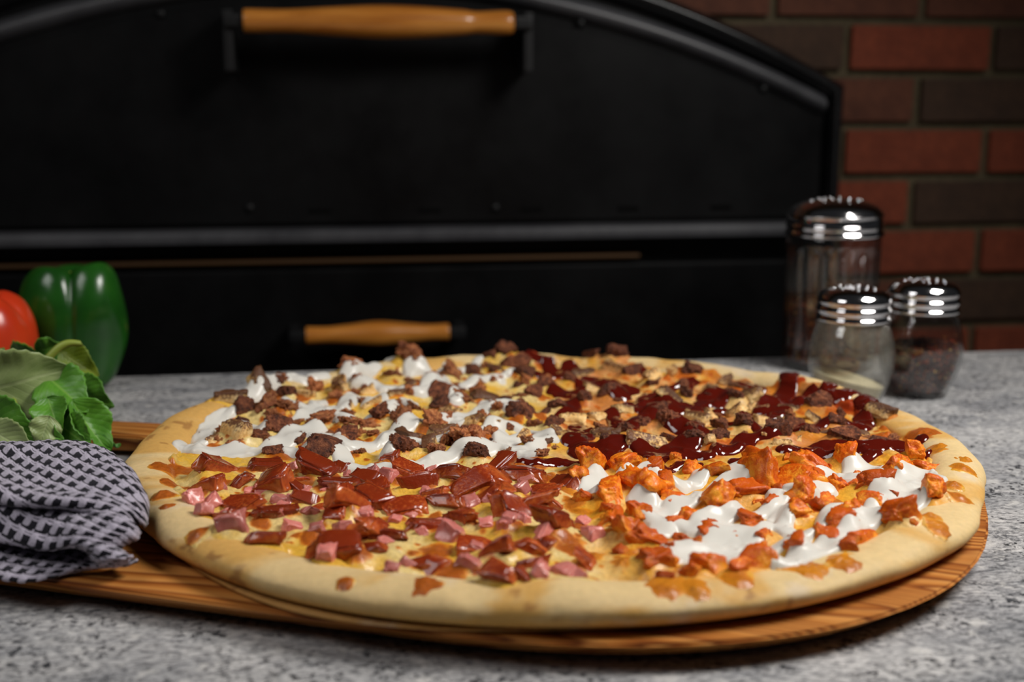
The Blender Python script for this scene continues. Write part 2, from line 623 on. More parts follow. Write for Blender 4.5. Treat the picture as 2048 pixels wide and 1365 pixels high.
# ------------------------------------------------------------------ setting: floor, brick wall, counter
YAW = math.radians(8.0)
UX, UY = np.array([math.cos(YAW), math.sin(YAW), 0]), np.array([-math.sin(YAW), math.cos(YAW), 0])
FLOOR_Z = -0.9
wp = ray(1850, 400) * 1.83
WALL_O = wp + np.array([0, 0, CAM_H])          # a point of the brick face
WALL_D = float(WALL_O @ UY)                    # distance of brick face along UY


def on_plane(px, py, off=0.0):
    """(u, z) where the pixel's ray meets the plane off metres in front of the brick face"""
    d = ray(px, py)
    o = np.array([0, 0, CAM_H])
    t = (WALL_D - off - o @ UY) / (d @ UY)
    p = o + d * t
    return float(p @ UX), float(p[2])


def loc_uv(u, v, z):
    return UX * u + UY * v + np.array([0, 0, z])


bm = bmesh.new()
box_bm(bm, (0, 0, 0), (5.0, 4.6, 0.05))
fl = obj('floor', bm_mesh('floor', bm, False), M['floor'], None, loc_uv(0, WALL_D - 2.2, FLOOR_Z - 0.025), (0, 0, YAW))
fl['kind'] = 'structure'
bm = bmesh.new()
box_bm(bm, (0, 0, 0), (5.0, 0.1, 3.0))
wall = obj('wall_back', bm_mesh('wall_back', bm, False), M['mortar'], None, loc_uv(0, WALL_D + 0.055 + 0.006, FLOOR_Z + 1.5), (0, 0, YAW))
wall['kind'] = 'structure'

# bricks, laid in running bond; those wholly behind the oven are left out
OFF = 0.07                                      # oven front stands this far proud of the bricks
O_R = on_plane(1683, 300, OFF)[0]               # right edge of the oven
arch_px = [(1290, -30), (1440, 45), (1560, 97), (1680, 158)]
arch_uz = np.array([on_plane(*p, OFF) for p in arch_px])
O_C = on_plane(690, 300, OFF)[0]                # centre line
A = np.stack([np.ones(4), (arch_uz[:, 0] - O_C) ** 2], 1)
ARC = np.linalg.lstsq(A, arch_uz[:, 1], rcond=None)[0]


def arch_z(u, d=0.0):
    return ARC[0] + ARC[1] * (u - O_C) ** 2 - d


BL, BH = 0.225, 0.075
u0, z0 = on_plane(1972, 303, 0.0)
zj = on_plane(1850, 252, 0.0)[1]
bmeshes = {}
for k in ('brick_red', 'brick_dull', 'brick_brown'):
    for L in (1,):
        bm = bmesh.new()
        box_bm(bm, (0, 0, 0), (BL - 0.013, 0.05, BH - 0.013), 0.003)
        bmeshes[k] = bm_mesh('brick', bm, False)
        bmeshes[k].materials.append(M[k])
HAND = {(0, 0): 'brick_red', (0, -1): 'brick_red', (1, -1): 'brick_brown', (1, -2): 'brick_red', (2, 0): 'brick_red', (2, -1): 'brick_red', (2, -2): 'brick_dull',
        (-1, -1): 'brick_brown', (-1, -2): 'brick_dull', (-2, -1): 'brick_red', (-2, 0): 'brick_brown', (-2, -2): 'brick_brown', (-3, -1): 'brick_dull', (-3, -2): 'brick_dull', (-3, -3): 'brick_dull',
        (3, -1): 'brick_brown', (3, -2): 'brick_dull', (4, 0): 'brick_red', (4, -1): 'brick_red'}
rb = random.Random(3)
for r in range(-9, 9):
    zc = zj - (r + 0.5) * BH
    if zc < -0.35:
        continue
    for c in range(-10, 6):
        uc = u0 + (c + 0.5 + (0.5 if r % 2 else 0.0)) * BL
        if uc > 1.35 or uc < -1.35:
            continue
        inside = max(abs(uc - O_C - BL / 2), abs(uc - O_C + BL / 2)) < (O_R - O_C) - 0.02 and zc + BH / 2 < min(arch_z(uc - BL / 2), arch_z(uc + BL / 2)) - 0.02
        k = HAND.get((r, c), rb.choice(['brick_red', 'brick_dull', 'brick_brown', 'brick_red']))
        if inside:
            continue
        o = obj('brick', bmeshes[k])
        o.parent = wall
        p = loc_uv(uc, WALL_D + 0.025 + rb.uniform(-0.002, 0.002), zc)
        o.location = Matrix.Rotation(-YAW, 3, 'Z') @ (Vector(p) - wall.location)
        o.rotation_euler = (rb.uniform(-.01, .01), rb.uniform(-.006, .006), rb.uniform(-.008, .008))

# counter: its rear edge is parallel to the oven
e0, e1 = on_z(255, 752, 0), on_z(2048, 700, 0)
CYAW = math.atan2(e1[1] - e0[1], e1[0] - e0[0])
cd = np.array([math.cos(CYAW), math.sin(CYAW), 0])
cn = np.array([-math.sin(CYAW), math.cos(CYAW), 0])
ce = float(e0 @ cn)
cc = cn * (ce - 0.5) + cd * 0.1
counter = empty('counter', (cc[0], cc[1], FLOOR_Z), CYAW)
tag(counter, 'grey speckled granite worktop that everything else stands on', 'counter')
bm = bmesh.new()
box_bm(bm, (0, 0, 0), (3.2, 1.0, 0.04), 0.004)
obj('worktop', bm_mesh('worktop', bm, False), M['granite'], counter, (0, 0, -FLOOR_Z - 0.02))
bm = bmesh.new()
box_bm(bm, (0, 0, 0), (3.0, 0.86, -FLOOR_Z - 0.04))
obj('cabinet_base', bm_mesh('cabinet_base', bm, False), M['cabinet'], counter, (0, 0, (-FLOOR_Z - 0.04) / 2))

# ------------------------------------------------------------------ oven
oven = empty('pizza_oven', loc_uv(O_C, WALL_D - OFF, FLOOR_Z), YAW)
tag(oven, 'black steel arched pizza oven with two turned wooden handles, set in brick wall', 'oven')
HW = O_R - O_C


def ovl(u, out, z):
    """oven-local: u from centre, out = toward camera from front plane, z world"""
    return (u, -out, z - FLOOR_Z)


def extrude_outline(name, pts, d0, d1, mat, bevel=0.0, parent=oven):
    bm = bmesh.new()
    vs = [bm.verts.new(ovl(u, d0, z)) for u, z in pts]
    f = bm.faces.new(vs)
    r = bmesh.ops.extrude_face_region(bm, geom=[f])
    bmesh.ops.translate(bm, vec=(0, -(d1 - d0), 0), verts=[g for g in r['geom'] if isinstance(g, bmesh.types.BMVert)])
    bmesh.ops.recalc_face_normals(bm, faces=bm.faces)
    if bevel:
        es = [e for e in bm.edges if all(abs(v.co.y + d1) < 1e-6 for v in e.verts)]
        bmesh.ops.bevel(bm, geom=es, offset=bevel, segments=3, affect='EDGES')
    return obj(name, bm_mesh(name, bm, False), mat, parent)


def arch_pts(inset, zbot, n=48):
    w = HW - inset
    us = np.linspace(w, -w, n)
    return [(w, zbot)] + [(u, arch_z(O_C + u, inset * 1.05)) for u in us] + [(-w, zbot)]


z_bar = on_plane(1000, 462, OFF)[1]
extrude_outline('body', arch_pts(0.0, FLOOR_Z), -0.06, -0.012, M['oven'])


def ring(name, in0, in1, zbot, d0, d1, mat, round_=True, bottom=False):
    """arched moulding: half-round section swept along the arch between two insets"""
    path_o, path_i = np.array(arch_pts(in0, zbot, 64)), np.array(arch_pts(in1, zbot, 64))
    k = 9
    V = []
    for a in range(k):
        s = a / (k - 1)
        h = math.sin(PI * s) ** 0.6 if round_ else (1.0 if 0 < a < k - 1 else 0.0)
        P = path_o * (1 - s) + path_i * s
        for (u, z) in P:
            V.append(ovl(u, d0 + (d1 - d0) * h, z))
    return obj(name, np_mesh(name, V, grid_faces(k, len(path_o))), mat, oven)


zb2 = FLOOR_Z
ring('outer_frame', 0.0, 0.030, zb2, -0.012, 0.020, mat_black_metal('oven_frame_gloss', 0.006, 0.24, 0.5))
mo = np.array([on_plane(*p, OFF) for p in ((0, 62), (120, 28), (250, -3), (1060, 2), (1250, 42), (1400, 95), (1590, 182))])
Am = np.stack([np.ones(len(mo)), mo[:, 0], mo[:, 0] ** 2], 1)
mc = np.linalg.lstsq(Am, mo[:, 1], rcond=None)[0]
us_ = np.linspace(-HW + 0.03, HW - 0.03, 64)
V = []
for a in range(9):
    s_a = a / 8
    for u in us_:
        zm = mc @ np.array([1, u + O_C, (u + O_C) ** 2])
        V.append(ovl(u, -0.012 + 0.026 * math.sin(PI * s_a) ** 0.6, zm + 0.016 - 0.032 * s_a))
obj('arch_moulding', np_mesh('arch_moulding', V, grid_faces(9, 64)), M['oven_trim'], oven)
extrude_outline('arch_plate', arch_pts(0.028, z_bar - 0.0), -0.012, -0.004, M['oven'])
# the main door panel, slightly dished, below the moulding
dp = [(HW - 0.05, z_bar + 0.012)] + [(u, float(mc @ np.array([1, u + O_C, (u + O_C) ** 2])) - 0.022) for u in np.linspace(HW - 0.05, -HW + 0.05, 40)] + [(-HW + 0.05, z_bar + 0.012)]
extrude_outline('oven_door', dp, -0.006, 0.004, M['oven'], 0.003)
# ledge bar under the door
bm = bmesh.new()
box_bm(bm, ovl(0, 0.016, z_bar), (2 * HW - 0.05, 0.05, 0.017), 0.007)
obj('door_ledge', bm_mesh('door_ledge', bm, False), M['oven_trim'], oven)
z_strip = on_plane(700, 518, OFF)[1]
bm = bmesh.new()
box_bm(bm, ovl(-0.16, 0.012, z_strip), (1.12, 0.020, 0.005), 0.0015)
obj('brass_strip', bm_mesh('brass_strip', bm, False), M['brass'], oven)
z_lo = z_strip - 0.01
bm = bmesh.new()
box_bm(bm, ovl(0, 0.0, (z_lo + z_lo - 0.42) / 2), (2 * HW - 0.11, 0.024, 0.42), 0.005)
obj('lower_door', bm_mesh('lower_door', bm, False), M['oven'], oven)
bm = bmesh.new()
box_bm(bm, ovl(0, -0.004, z_lo - 0.46), (2 * HW - 0.07, 0.02, 0.02), 0.004)
obj('plinth_rail', bm_mesh('plinth_rail', bm, False), M['oven_trim'], oven)


def bolt(px, py, r=0.006):
    u, z = on_plane(px, py, OFF)
    o = obj('bolt', bolt_me, M['bracket'], oven, ovl(u - O_C, 0.004, z), (PI / 2, 0, 0))
    o.scale = (r / 0.006,) * 3


bolt_me = lathe('bolt', [(0.0001, 0.005), (0.003, 0.0048), (0.005, 0.0035), (0.006, 0.0015), (0.0062, -0.001)], 16)
for p in ((500, 415), (990, 415), (1160, 47), (322, 28), (1525, 178), (1885 - 360, 655)):
    bolt(*p)
sm = bmesh.new()
box_bm(sm, (0, 0, 0), (0.030, 0.006, 0.006), 0.002)
slot_me = bm_mesh('slot', sm, False)
M['matte_black'] = simple('dull_black', (0.002, 0.002, 0.002), 0.9, spec=0.1).m
for p in ((860, 420), (1062, 418), (1255, 416), (1440, 414), (640, 421)):
    u, z = on_plane(*p, OFF)
    obj('air_slot', slot_me, M['matte_black'], oven, ovl(u - O_C, 0.003, z))  # solid bar; the dark inside of the slot is put into its black


def handle(px0, px1, out, prof, rod, bracket_big):
    (ua, za), (ub, zb) = on_plane(*px0, OFF + out), on_plane(*px1, OFF + out)
    L = ub - ua
    zc = (za + zb) / 2
    h = empty('door_handle', ovl((ua + ub) / 2 - O_C, out, zc), 0, oven)
    h.location = ovl((ua + ub) / 2 - O_C, out, zc)
    P = smooth_prof([(r, (s - 0.5) * L) for s, r in prof], 6)
    P = np.vstack([[0.0005, P[0, 1]], P, [0.0005, P[-1, 1]]])
    obj('grip', lathe('grip', P, 32), M['grip'], h, (0, 0, 0), (0, PI / 2, 0))
    for s in (-1, 1):
        bm = bmesh.new()
        box_bm(bm, (s * (L / 2 + rod / 2 - 0.001), 0, 0), (rod, 0.016, 0.016), 0.004)
        if bracket_big:
            box_bm(bm, (s * (L / 2 + rod - 0.006), out / 2, -0.024), (0.012, out, 0.075), 0.003)
        else:
            box_bm(bm, (s * (L / 2 + rod - 0.008), out / 2, 0), (0.014, out, 0.016), 0.003)
        obj('bracket', bm_mesh('bracket', bm, False), M['bracket'], h)


handle((488, 40), (1026, 47), 0.075, [(0, 0.0125), (0.01, 0.0145), (0.13, 0.0142), (0.2, 0.0150), (0.36, 0.0185), (0.5, 0.0205), (0.64, 0.0195), (0.8, 0.0162), (0.86, 0.0138), (0.97, 0.0152), (1, 0.0130)], 0.026, True)
handle((613, 673), (898, 664), 0.055, [(0, 0.0105), (0.01, 0.0120), (0.14, 0.0115), (0.3, 0.0140), (0.5, 0.0175), (0.7, 0.0140), (0.86, 0.0115), (0.985, 0.0120), (1, 0.0105)], 0.024, False)

# ------------------------------------------------------------------ board
BT = 0.0165                                     # top of the board
PC = np.array([0.028, 0.865])                   # pizza centre
BA = math.atan2(-0.3, 0.955)                    # board axis (grain) direction
board = empty('serving_board', (PC[0], PC[1], 0.0), BA)
tag(board, 'large wooden serving board with hand hole, under the pizza', 'board')
right = [(0.30 * math.copysign(abs(math.cos(a)) ** 0.92, 1), 0.295 * math.copysign(abs(math.sin(a)) ** 0.80, math.sin(a))) for a in np.linspace(-PI / 2, PI / 2, 40)]
out_pts = right + [(-0.06, 0.268), (-0.14, 0.225), (-0.20, 0.17), (-0.24, 0.105), (-0.262, 0.045), (-0.29, 0.027), (-0.34, 0.019), (-0.40, 0.012)]
for a in np.linspace(PI / 2, PI, 7)[1:]:
    out_pts.append((-0.41 + 0.035 * math.cos(a), -0.023 + 0.035 * math.sin(a)))
for a in np.linspace(PI, 1.5 * PI, 8):
    out_pts.append((-0.375 + 0.07 * math.cos(a), -0.225 + 0.07 * math.sin(a)))
hole = [(-0.297 + 0.004, -0.06), (-0.298, -0.085), (-0.305, -0.115), (-0.313, -0.14), (-0.325, -0.155), (-0.36, -0.16), (-0.40, -0.15), (-0.405, -0.10), (-0.40, -0.045), (-0.37, -0.028), (-0.335, -0.024), (-0.31, -0.030), (-0.298, -0.042)]


def board_mesh():
    bm = bmesh.new()
    lo = [bm.verts.new((x, y, 0.004)) for x, y in out_pts]
    nlo = len(lo)
    loh = [bm.verts.new((x, y, 0.004)) for x, y in hole]
    e = [bm.edges.new((lo[i], lo[(i + 1) % len(lo)])) for i in range(len(lo))]
    e += [bm.edges.new((loh[i], loh[(i + 1) % len(loh)])) for i in range(len(loh))]
    bmesh.ops.triangle_fill(bm, edges=e, use_beauty=True, use_dissolve=False)
    fs = list(bm.faces)
    r = bmesh.ops.extrude_face_region(bm, geom=fs)
    bmesh.ops.translate(bm, vec=(0, 0, BT - 0.004), verts=[g for g in r['geom'] if isinstance(g, bmesh.types.BMVert)])
    bmesh.ops.recalc_face_normals(bm, faces=bm.faces)
    es = [e for e in bm.edges if abs(e.verts[0].co.z - e.verts[1].co.z) < 1e-6 and len(e.link_faces) == 2 and abs(e.link_faces[0].normal.z - e.link_faces[1].normal.z) > 0.5]
    bmesh.ops.bevel(bm, geom=es, offset=0.0014, segments=2, affect='EDGES')
    for v in bm.verts:                          # undercut shaped all round so the side turns down into shade
        if v.co.z < 0.009 and math.hypot(v.co.x + 0.36, v.co.y + 0.09) > 0.11:
            r_ = math.hypot(v.co.x, v.co.y)
            k = 1 - 0.014 / r_
            v.co.x *= k
            v.co.y *= k
    return bm_mesh('board', bm, False)


obj('plank', board_mesh(), M['wood'], board)
for (fx, fy) in ((0.2, 0.15), (0.2, -0.15), (-0.2, 0.1), (-0.2, -0.2)):
    obj('rubber_foot', lathe('rubber_foot', [(0.0002, 0), (0.007, 0), (0.008, 0.001), (0.008, 0.0045), (0.0002, 0.0045)], 16), M['matte_black'], board, (fx, fy, 0))

# ------------------------------------------------------------------ pizza
pizza = empty('pizza', (PC[0], PC[1], BT + 0.0006), 0)
tag(pizza, 'huge four-topping pizza with thick pale crust on wooden board', 'pizza')
# pizza-local heights: z = 0 on the board
R0, ZC, AR, BR = 0.2815, 0.0118, 0.0175, 0.0112
ZI = 0.010


def rim_c(th):
    c, s = np.cos(th), np.sin(th)
    return R0 + 0.007 * (fbm(c * 0.3, s * 0.3, 0.16, 3, 2) - 0.5) * 2


def rim_h(th):
    c, s = np.cos(th), np.sin(th)
    return 0.97 + 0.17 * s + 0.42 * (fbm(c * 0.3, s * 0.3, 0.11, 5, 3) - 0.5) * 2


def dough_bump(x, y):
    return 0.0030 * (fbm(x, y, 0.05, 8, 3) - 0.5)


NA = 640
th = np.linspace(0, 2 * PI, NA, endpoint=False)
rc, rh = rim_c(th), rim_h(th)
prof = []
for s in np.linspace(0.02, 1, 10):              # inner disc
    prof.append((s, None))
phis = np.linspace(PI * 0.98, -PI * 0.62, 46)
rows = []
for s in np.linspace(0.05, 1.0, 12):
    r = s * (rc - AR * 1.02)
    rows.append((r, ZI + 0 * th))
for ph in phis:
    lip = np.maximum(0, -math.sin(ph))
    r = rc + AR * math.cos(ph) * (1.0 + 0.05 * (math.cos(ph) > 0))
    z = ZC + BR * math.sin(ph) * (rh if math.sin(ph) > 0 else 1.0)
    if math.cos(ph) < 0 and math.sin(ph) > 0:
        z = np.maximum(z, ZI)
    rows.append((r, np.maximum(z, 0.0022) + 0 * th))
# thin lower lip of the base, showing in front
c_, s_ = np.cos(th), np.sin(th)
lipm = np.exp(-((th - 1.36 * PI) / 0.36) ** 2) * 0.0065
rows.append((rc + AR * 0.30, 0.0022 + 0 * th))
rows.append((rc + AR * 0.40 + lipm * 1.6, 0.0020 + 0 * th))
rows.append((rc + AR * 0.42 + lipm * 1.6, 0.0006 + 0 * th))
rows.append((rc + AR * 0.35 + lipm, 0.0 + 0 * th))
rows.append((rc * 0.5, 0.0 + 0 * th))
rows.append((rc * 0.02, 0.0 + 0 * th))
V = np.stack([np.stack([r * np.cos(th), r * np.sin(th), z], -1) for r, z in rows], 0)
x, y = V[..., 0], V[..., 1]
up = np.clip(V[..., 2] / 0.02, 0, 1)
V[..., 2] += dough_bump(x, y) * up
# lumpy skin, pushed outward
P3 = V.reshape(-1, 3)
lump = (vn3(P3, 0.035, 0) - 0.5) * 0.0042 + (vn3(P3, 0.014, 1) - 0.5) * 0.0016
rr = np.hypot(P3[:, 0], P3[:, 1])
rad = np.stack([P3[:, 0] / rr, P3[:, 1] / rr, 0.5 * np.ones(len(rr))], 1)
outm = sstep(0.24, 0.285, rr) * sstep(0.001, 0.006, P3[:, 2])
P3 = P3 + rad * (lump * outm)[:, None]
# colour of the baked dough
zz = P3[:, 2]
ang = np.arctan2(P3[:, 1], P3[:, 0])
bro = fbm(np.cos(ang) * .29 + rr * .3, np.sin(ang) * .29 + zz * 3, 0.05, 4, 4)
brown = sstep(0.48, 0.66, bro)
bottom = sstep(0.016, 0.004, zz + 0.006 * (bro - 0.5))
pale = np.array([0.71, 0.515, 0.25])
gold = np.array([0.64, 0.35, 0.085])
dark = np.array([0.40, 0.17, 0.045])
flour = np.array([0.66, 0.54, 0.40])
ccol = pale[None] * np.ones((len(zz), 1))
ccol = ccol + (gold - ccol) * (brown * 0.9)[:, None]
ccol = ccol + (gold - ccol) * (bottom * 0.9)[:, None]
ccol = ccol + (dark - ccol) * (sstep(0.005, 0.001, zz) * 0.5)[:, None]
fl_ = sstep(0.58, 0.75, fbm(P3[:, 0], P3[:, 1] + zz, 0.03, 9, 4)) * (1 - brown)
ccol = ccol + (flour - ccol) * (fl_ * 0.6)[:, None]
spot = sstep(0.76, 0.82, vn3(P3, 0.007, 2)) * brown
ccol = ccol + (np.array([0.25, 0.09, 0.025]) - ccol) * (spot * 0.6)[:, None]
obj('crust', np_mesh('crust', P3, grid_faces(len(rows), NA, True)[:, ::-1], True, ccol), M['crust'], pizza)

# ---- cartesian field over the pizza
G = 0.0009
NX = int(0.62 / G)
gx = (np.arange(NX) - NX / 2) * G
X, Y = np.meshgrid(gx, gx, indexing='ij')
RR = np.hypot(X, Y)
TH = np.arctan2(Y, X)
RC, RH = rim_c(TH), rim_h(TH)
q = np.clip(1 - ((RR - RC) / AR) ** 2, 0, None)
ZCRUST = np.maximum(np.where(RR < RC + AR, ZI, -0.05), np.where(q > 0, ZC + BR * np.sqrt(q) * RH, -1)) + dough_bump(X, Y)


def px2p(px, py, z=BT + 0.016):
    p = on_z(px, py, z)
    return p[0] - PC[0], p[1] - PC[1]


def blur(a, s):
    r = int(max(1, round(s * 2)))
    k = np.exp(-0.5 * (np.arange(-r, r + 1) / s) ** 2)
    k /= k.sum()
    b = np.zeros_like(a)
    for i, w in zip(range(-r, r + 1), k):
        b += w * np.roll(a, i, 0)
    c = np.zeros_like(a)
    for i, w in zip(range(-r, r + 1), k):
        c += w * np.roll(b, i, 1)
    return c


CX, CY = px2p(1118, 928)                        # where the four quarters meet
dx, dy = X - CX, Y - CY
wob = 0.02 * (fbm(X, Y, 0.05, 2, 2) - 0.5)
bx1, by1 = px2p(1075, 705)
bx2, by2 = px2p(1215, 1175)
bx3, by3 = px2p(1890, 895)
bx4, by4 = px2p(330, 905)


def sect(px, py):
    """angle sectors: 0 beef/ranch, 1 barbecue, 2 buffalo, 3 ham"""
    a = np.arctan2(py - CY, px - CX)
    a1, a2 = math.atan2(by1 - CY, bx1 - CX), math.atan2(by2 - CY, bx2 - CX)
    a3, a4 = math.atan2(by3 - CY, bx3 - CX), math.atan2(by4 - CY, bx4 - CX)
    f = lambda v, ref: np.mod(v - ref, 2 * PI)
    s = np.where(f(a, a3) < f(a1, a3), 1, np.where(f(a, a1) < f(a4, a1), 0, np.where(f(a, a4) < f(a2, a4), 3, 2)))
    return s


SEC = sect(X + wob, Y + wob)
S1 = blur((SEC == 1).astype(float), 7)
S2 = blur((SEC == 2).astype(float), 7)

# cheese: blistered sheet with a ragged margin that climbs the rim in places
edge = 0.268 + 0.012 * (fbm(np.cos(TH) * .3, np.sin(TH) * .3, 0.05, 6, 3) - 0.5) * 2 + 0.007 * (fbm(X, Y, 0.018, 2, 3) - 0.5) * 2
# dabs of browned cheese on the rim
dabs = [(455, 775, 30), (425, 800, 22), (330, 925, 26), (345, 955, 24), (330, 990, 18), (335, 1015, 14), (395, 1060, 16), (690, 1150, 12), (1690, 1110, 26), (1880, 1045, 20),
        (1860, 1025, 16), (1915, 985, 20), (1905, 965, 14), (1930, 920, 22), (1925, 935, 20), (1850, 860, 34), (1880, 890, 26), (1720, 805, 34), (1585, 765, 32), (1060, 712, 26), (1200, 710, 20),
        (1620, 1120, 30), (1480, 1150, 24), (1330, 1160, 30), (1400, 1165, 26), (850, 1160, 26), (690, 748, 16), (580, 760, 18), (1345, 735, 14), (380, 915, 24)]
DAB = np.zeros_like(X)
for (px, py, w) in dabs:
    ax, ay = px2p(px, py, BT + 0.024)
    rw = w / 2900.0
    d2 = ((X - ax) / rw) ** 2 + ((Y - ay) / (rw * 1.15)) ** 2
    DAB = np.maximum(DAB, np.exp(-d2 * 0.9 * (0.4 + 1.3 * fbm(X, Y, 0.007, 6, 3))))
inside = sstep(0.0, 0.007, edge - RR)
bl = np.zeros_like(X)
brn = np.zeros_like(X)
rb2 = np.random.default_rng(21)
for i in range(620):
    a, r = rb2.uniform(0, 2 * PI), 0.262 * math.sqrt(rb2.uniform(0, 1))
    ax, ay = r * math.cos(a), r * math.sin(a)
    w = rb2.uniform(0.003, 0.0085)
    el = rb2.uniform(0.6, 1.4)
    ro = rb2.uniform(0, PI)
    i0, i1 = int((ax - 3 * w) / G + NX / 2), int((ax + 3 * w) / G + NX / 2)
    j0, j1 = int((ay - 3 * w) / G + NX / 2), int((ay + 3 * w) / G + NX / 2)
    xs, ys = X[i0:i1, j0:j1] - ax, Y[i0:i1, j0:j1] - ay
    xr, yr = xs * math.cos(ro) + ys * math.sin(ro), -xs * math.sin(ro) + ys * math.cos(ro)
    g = np.exp(-((xr / (w * el)) ** 2 + (yr / (w / el)) ** 2))
    bl[i0:i1, j0:j1] = np.maximum(bl[i0:i1, j0:j1], g * rb2.uniform(0.3, 0.75) * w)
    if rb2.random() < 0.72:
        brn[i0:i1, j0:j1] = np.maximum(brn[i0:i1, j0:j1], g * rb2.uniform(0.5, 1.0))
# larger scorched blisters where the photo shows them
for (px, py, w) in ((560, 918, 44), (612, 930, 34), (480, 940, 26), (345, 940, 40), (325, 965, 30), (700, 912, 36), (838, 905, 34), (930, 918, 44), (1005, 928, 40), (1100, 958, 40), (1130, 985, 40), (870, 1108, 46), (905, 1158, 44),
                    (1140, 1098, 44), (640, 985, 24), (720, 1122, 34), (618, 1075, 30), (770, 1012, 24), (590, 905, 26), (1075, 935, 30), (1150, 1010, 34), (395, 905, 34), (430, 918, 22), (1190, 1110, 30), (980, 1130, 24),
                    (1250, 915, 40), (1350, 925, 34), (1560, 925, 40), (1640, 915, 34), (1480, 900, 30), (1190, 1000, 34), (1160, 1060, 26), (960, 780, 34), (690, 860, 22), (1120, 760, 30), (1090, 800, 30), (1060, 870, 30), (1430, 905, 36)):
    ax, ay = px2p(px, py)
    w = w / 5200.0
    i0, i1 = max(0, int((ax - 3 * w) / G + NX / 2)), int((ax + 3 * w) / G + NX / 2)
    j0, j1 = max(0, int((ay - 4 * w) / G + NX / 2)), int((ay + 4 * w) / G + NX / 2)
    xs, ys = X[i0:i1, j0:j1], Y[i0:i1, j0:j1]
    g = np.exp(-(((xs - ax) / w) ** 2 + ((ys - ay) / (w * 1.4)) ** 2) * (0.3 + 1.4 * fbm(xs, ys, 0.008, 11, 3)))
    bl[i0:i1, j0:j1] = np.maximum(bl[i0:i1, j0:j1], g * 0.0042)
    brn[i0:i1, j0:j1] = np.maximum(brn[i0:i1, j0:j1], g)
sb = np.zeros_like(X)
for i in range(2600):                            # small bubbles, many scorched
    a, r = rb2.uniform(0, 2 * PI), 0.268 * math.sqrt(rb2.uniform(0, 1))
    ax, ay = r * math.cos(a), r * math.sin(a)
    w = rb2.uniform(0.0012, 0.0030)
    i0, i1 = int((ax - 2.5 * w) / G + NX / 2), int((ax + 2.5 * w) / G + NX / 2) + 1
    j0, j1 = int((ay - 2.5 * w) / G + NX / 2), int((ay + 2.5 * w) / G + NX / 2) + 1
    g = np.exp(-(((X[i0:i1, j0:j1] - ax) / w) ** 2 + ((Y[i0:i1, j0:j1] - ay) / w) ** 2))
    sb[i0:i1, j0:j1] = np.maximum(sb[i0:i1, j0:j1], g * w * 0.5)
    if rb2.random() < 0.4:
        brn[i0:i1, j0:j1] = np.maximum(brn[i0:i1, j0:j1], g * rb2.uniform(0.5, 0.9))
bl = bl + sb
fine = fbm(X, Y, 0.012, 1, 4)
thick = 0.0025 + 0.006 * (fbm(X, Y, 0.03, 7, 4) - 0.45) + bl + 0.0016 * (fine - 0.5)
tc = np.where(inside > 0, np.maximum(thick, 0.0009) * inside, 0) - 0.0022 * (1 - inside)
dabh = 0.0026 * DAB * (0.1 + 1.9 * fbm(X, Y, 0.006, 3, 4)) - 0.0009
tc = np.maximum(tc, np.where(DAB > 0.12, dabh, -1))
ZCH = ZCRUST + tc
bmix = np.clip(sstep(0.16, 0.62, brn * (0.35 + 1.3 * fbm(X, Y, 0.006, 4, 3))) + 1.0 * sstep(0.12, 0.5, DAB * (0.4 + 1.2 * fbm(X, Y, 0.008, 5, 3))), 0, 1)
cream, yel = np.array([0.82, 0.62, 0.25]), np.array([0.80, 0.46, 0.055])
org, brw = np.array([0.72, 0.22, 0.014]), np.array([0.36, 0.068, 0.007])
n1 = sstep(0.35, 0.68, fbm(X, Y, 0.022, 10, 4))[..., None]
CC = cream * (1 - n1) + yel * n1
CC = CC + (org - CC) * (sstep(0.05, 0.45, bmix)[..., None] * 0.9)
CC = CC + (brw - CC) * (sstep(0.45, 1.0, bmix)[..., None] * 0.8)
n2 = fbm(X, Y, 0.02, 12, 4)
buff = (S2 * (0.45 + 0.55 * sstep(0.35, 0.6, n2)))[..., None]
CC = CC + (np.array([0.80, 0.31, 0.016]) - CC) * buff * 0.62
bar = (S1 * (0.35 + 0.65 * sstep(0.4, 0.62, fbm(X, Y, 0.028, 13, 4))))[..., None]
CC = CC + (np.array([0.56, 0.115, 0.010]) - CC) * bar * 0.75
# red sauce soaked blobs on the rear rim
RED = np.zeros_like(X)
for (px, py, w) in ((1060, 712, 26), (1720, 803, 30), (1585, 765, 30), (1205, 706, 14), (1690, 800, 26)):
    ax, ay = px2p(px, py, BT + 0.024)
    RED = np.maximum(RED, np.exp(-(((X - ax) / (w / 2300)) ** 2 + ((Y - ay) / (w / 1900)) ** 2)))
CC = CC + (np.array([0.36, 0.035, 0.006]) - CC) * sstep(0.2, 0.6, RED)[..., None] * 0.9


def hf_mesh(name, Z, keep, color=None):
    """heightfield mesh of the kept cells"""
    cell = keep[:-1, :-1] & keep[1:, :-1] & keep[1:, 1:] & keep[:-1, 1:]
    used = np.zeros_like(keep)
    used[:-1, :-1] |= cell
    used[1:, :-1] |= cell
    used[1:, 1:] |= cell
    used[:-1, 1:] |= cell
    idx = -np.ones(keep.shape, int)
    idx[used] = np.arange(used.sum())
    i, j = np.nonzero(cell)
    Fc = np.stack([idx[i, j], idx[i + 1, j], idx[i + 1, j + 1], idx[i, j + 1]], 1)
    Vv = np.stack([X[used], Y[used], Z[used]], 1)
    return np_mesh(name, Vv, Fc, True, None if color is None else color[used])


cheese_keep = (tc > -0.0030) & (RR < RC + AR * 0.9)
ZTOP = np.where(cheese_keep, np.maximum(ZCH, ZCRUST), ZCRUST)
STAMP = ZTOP.copy()


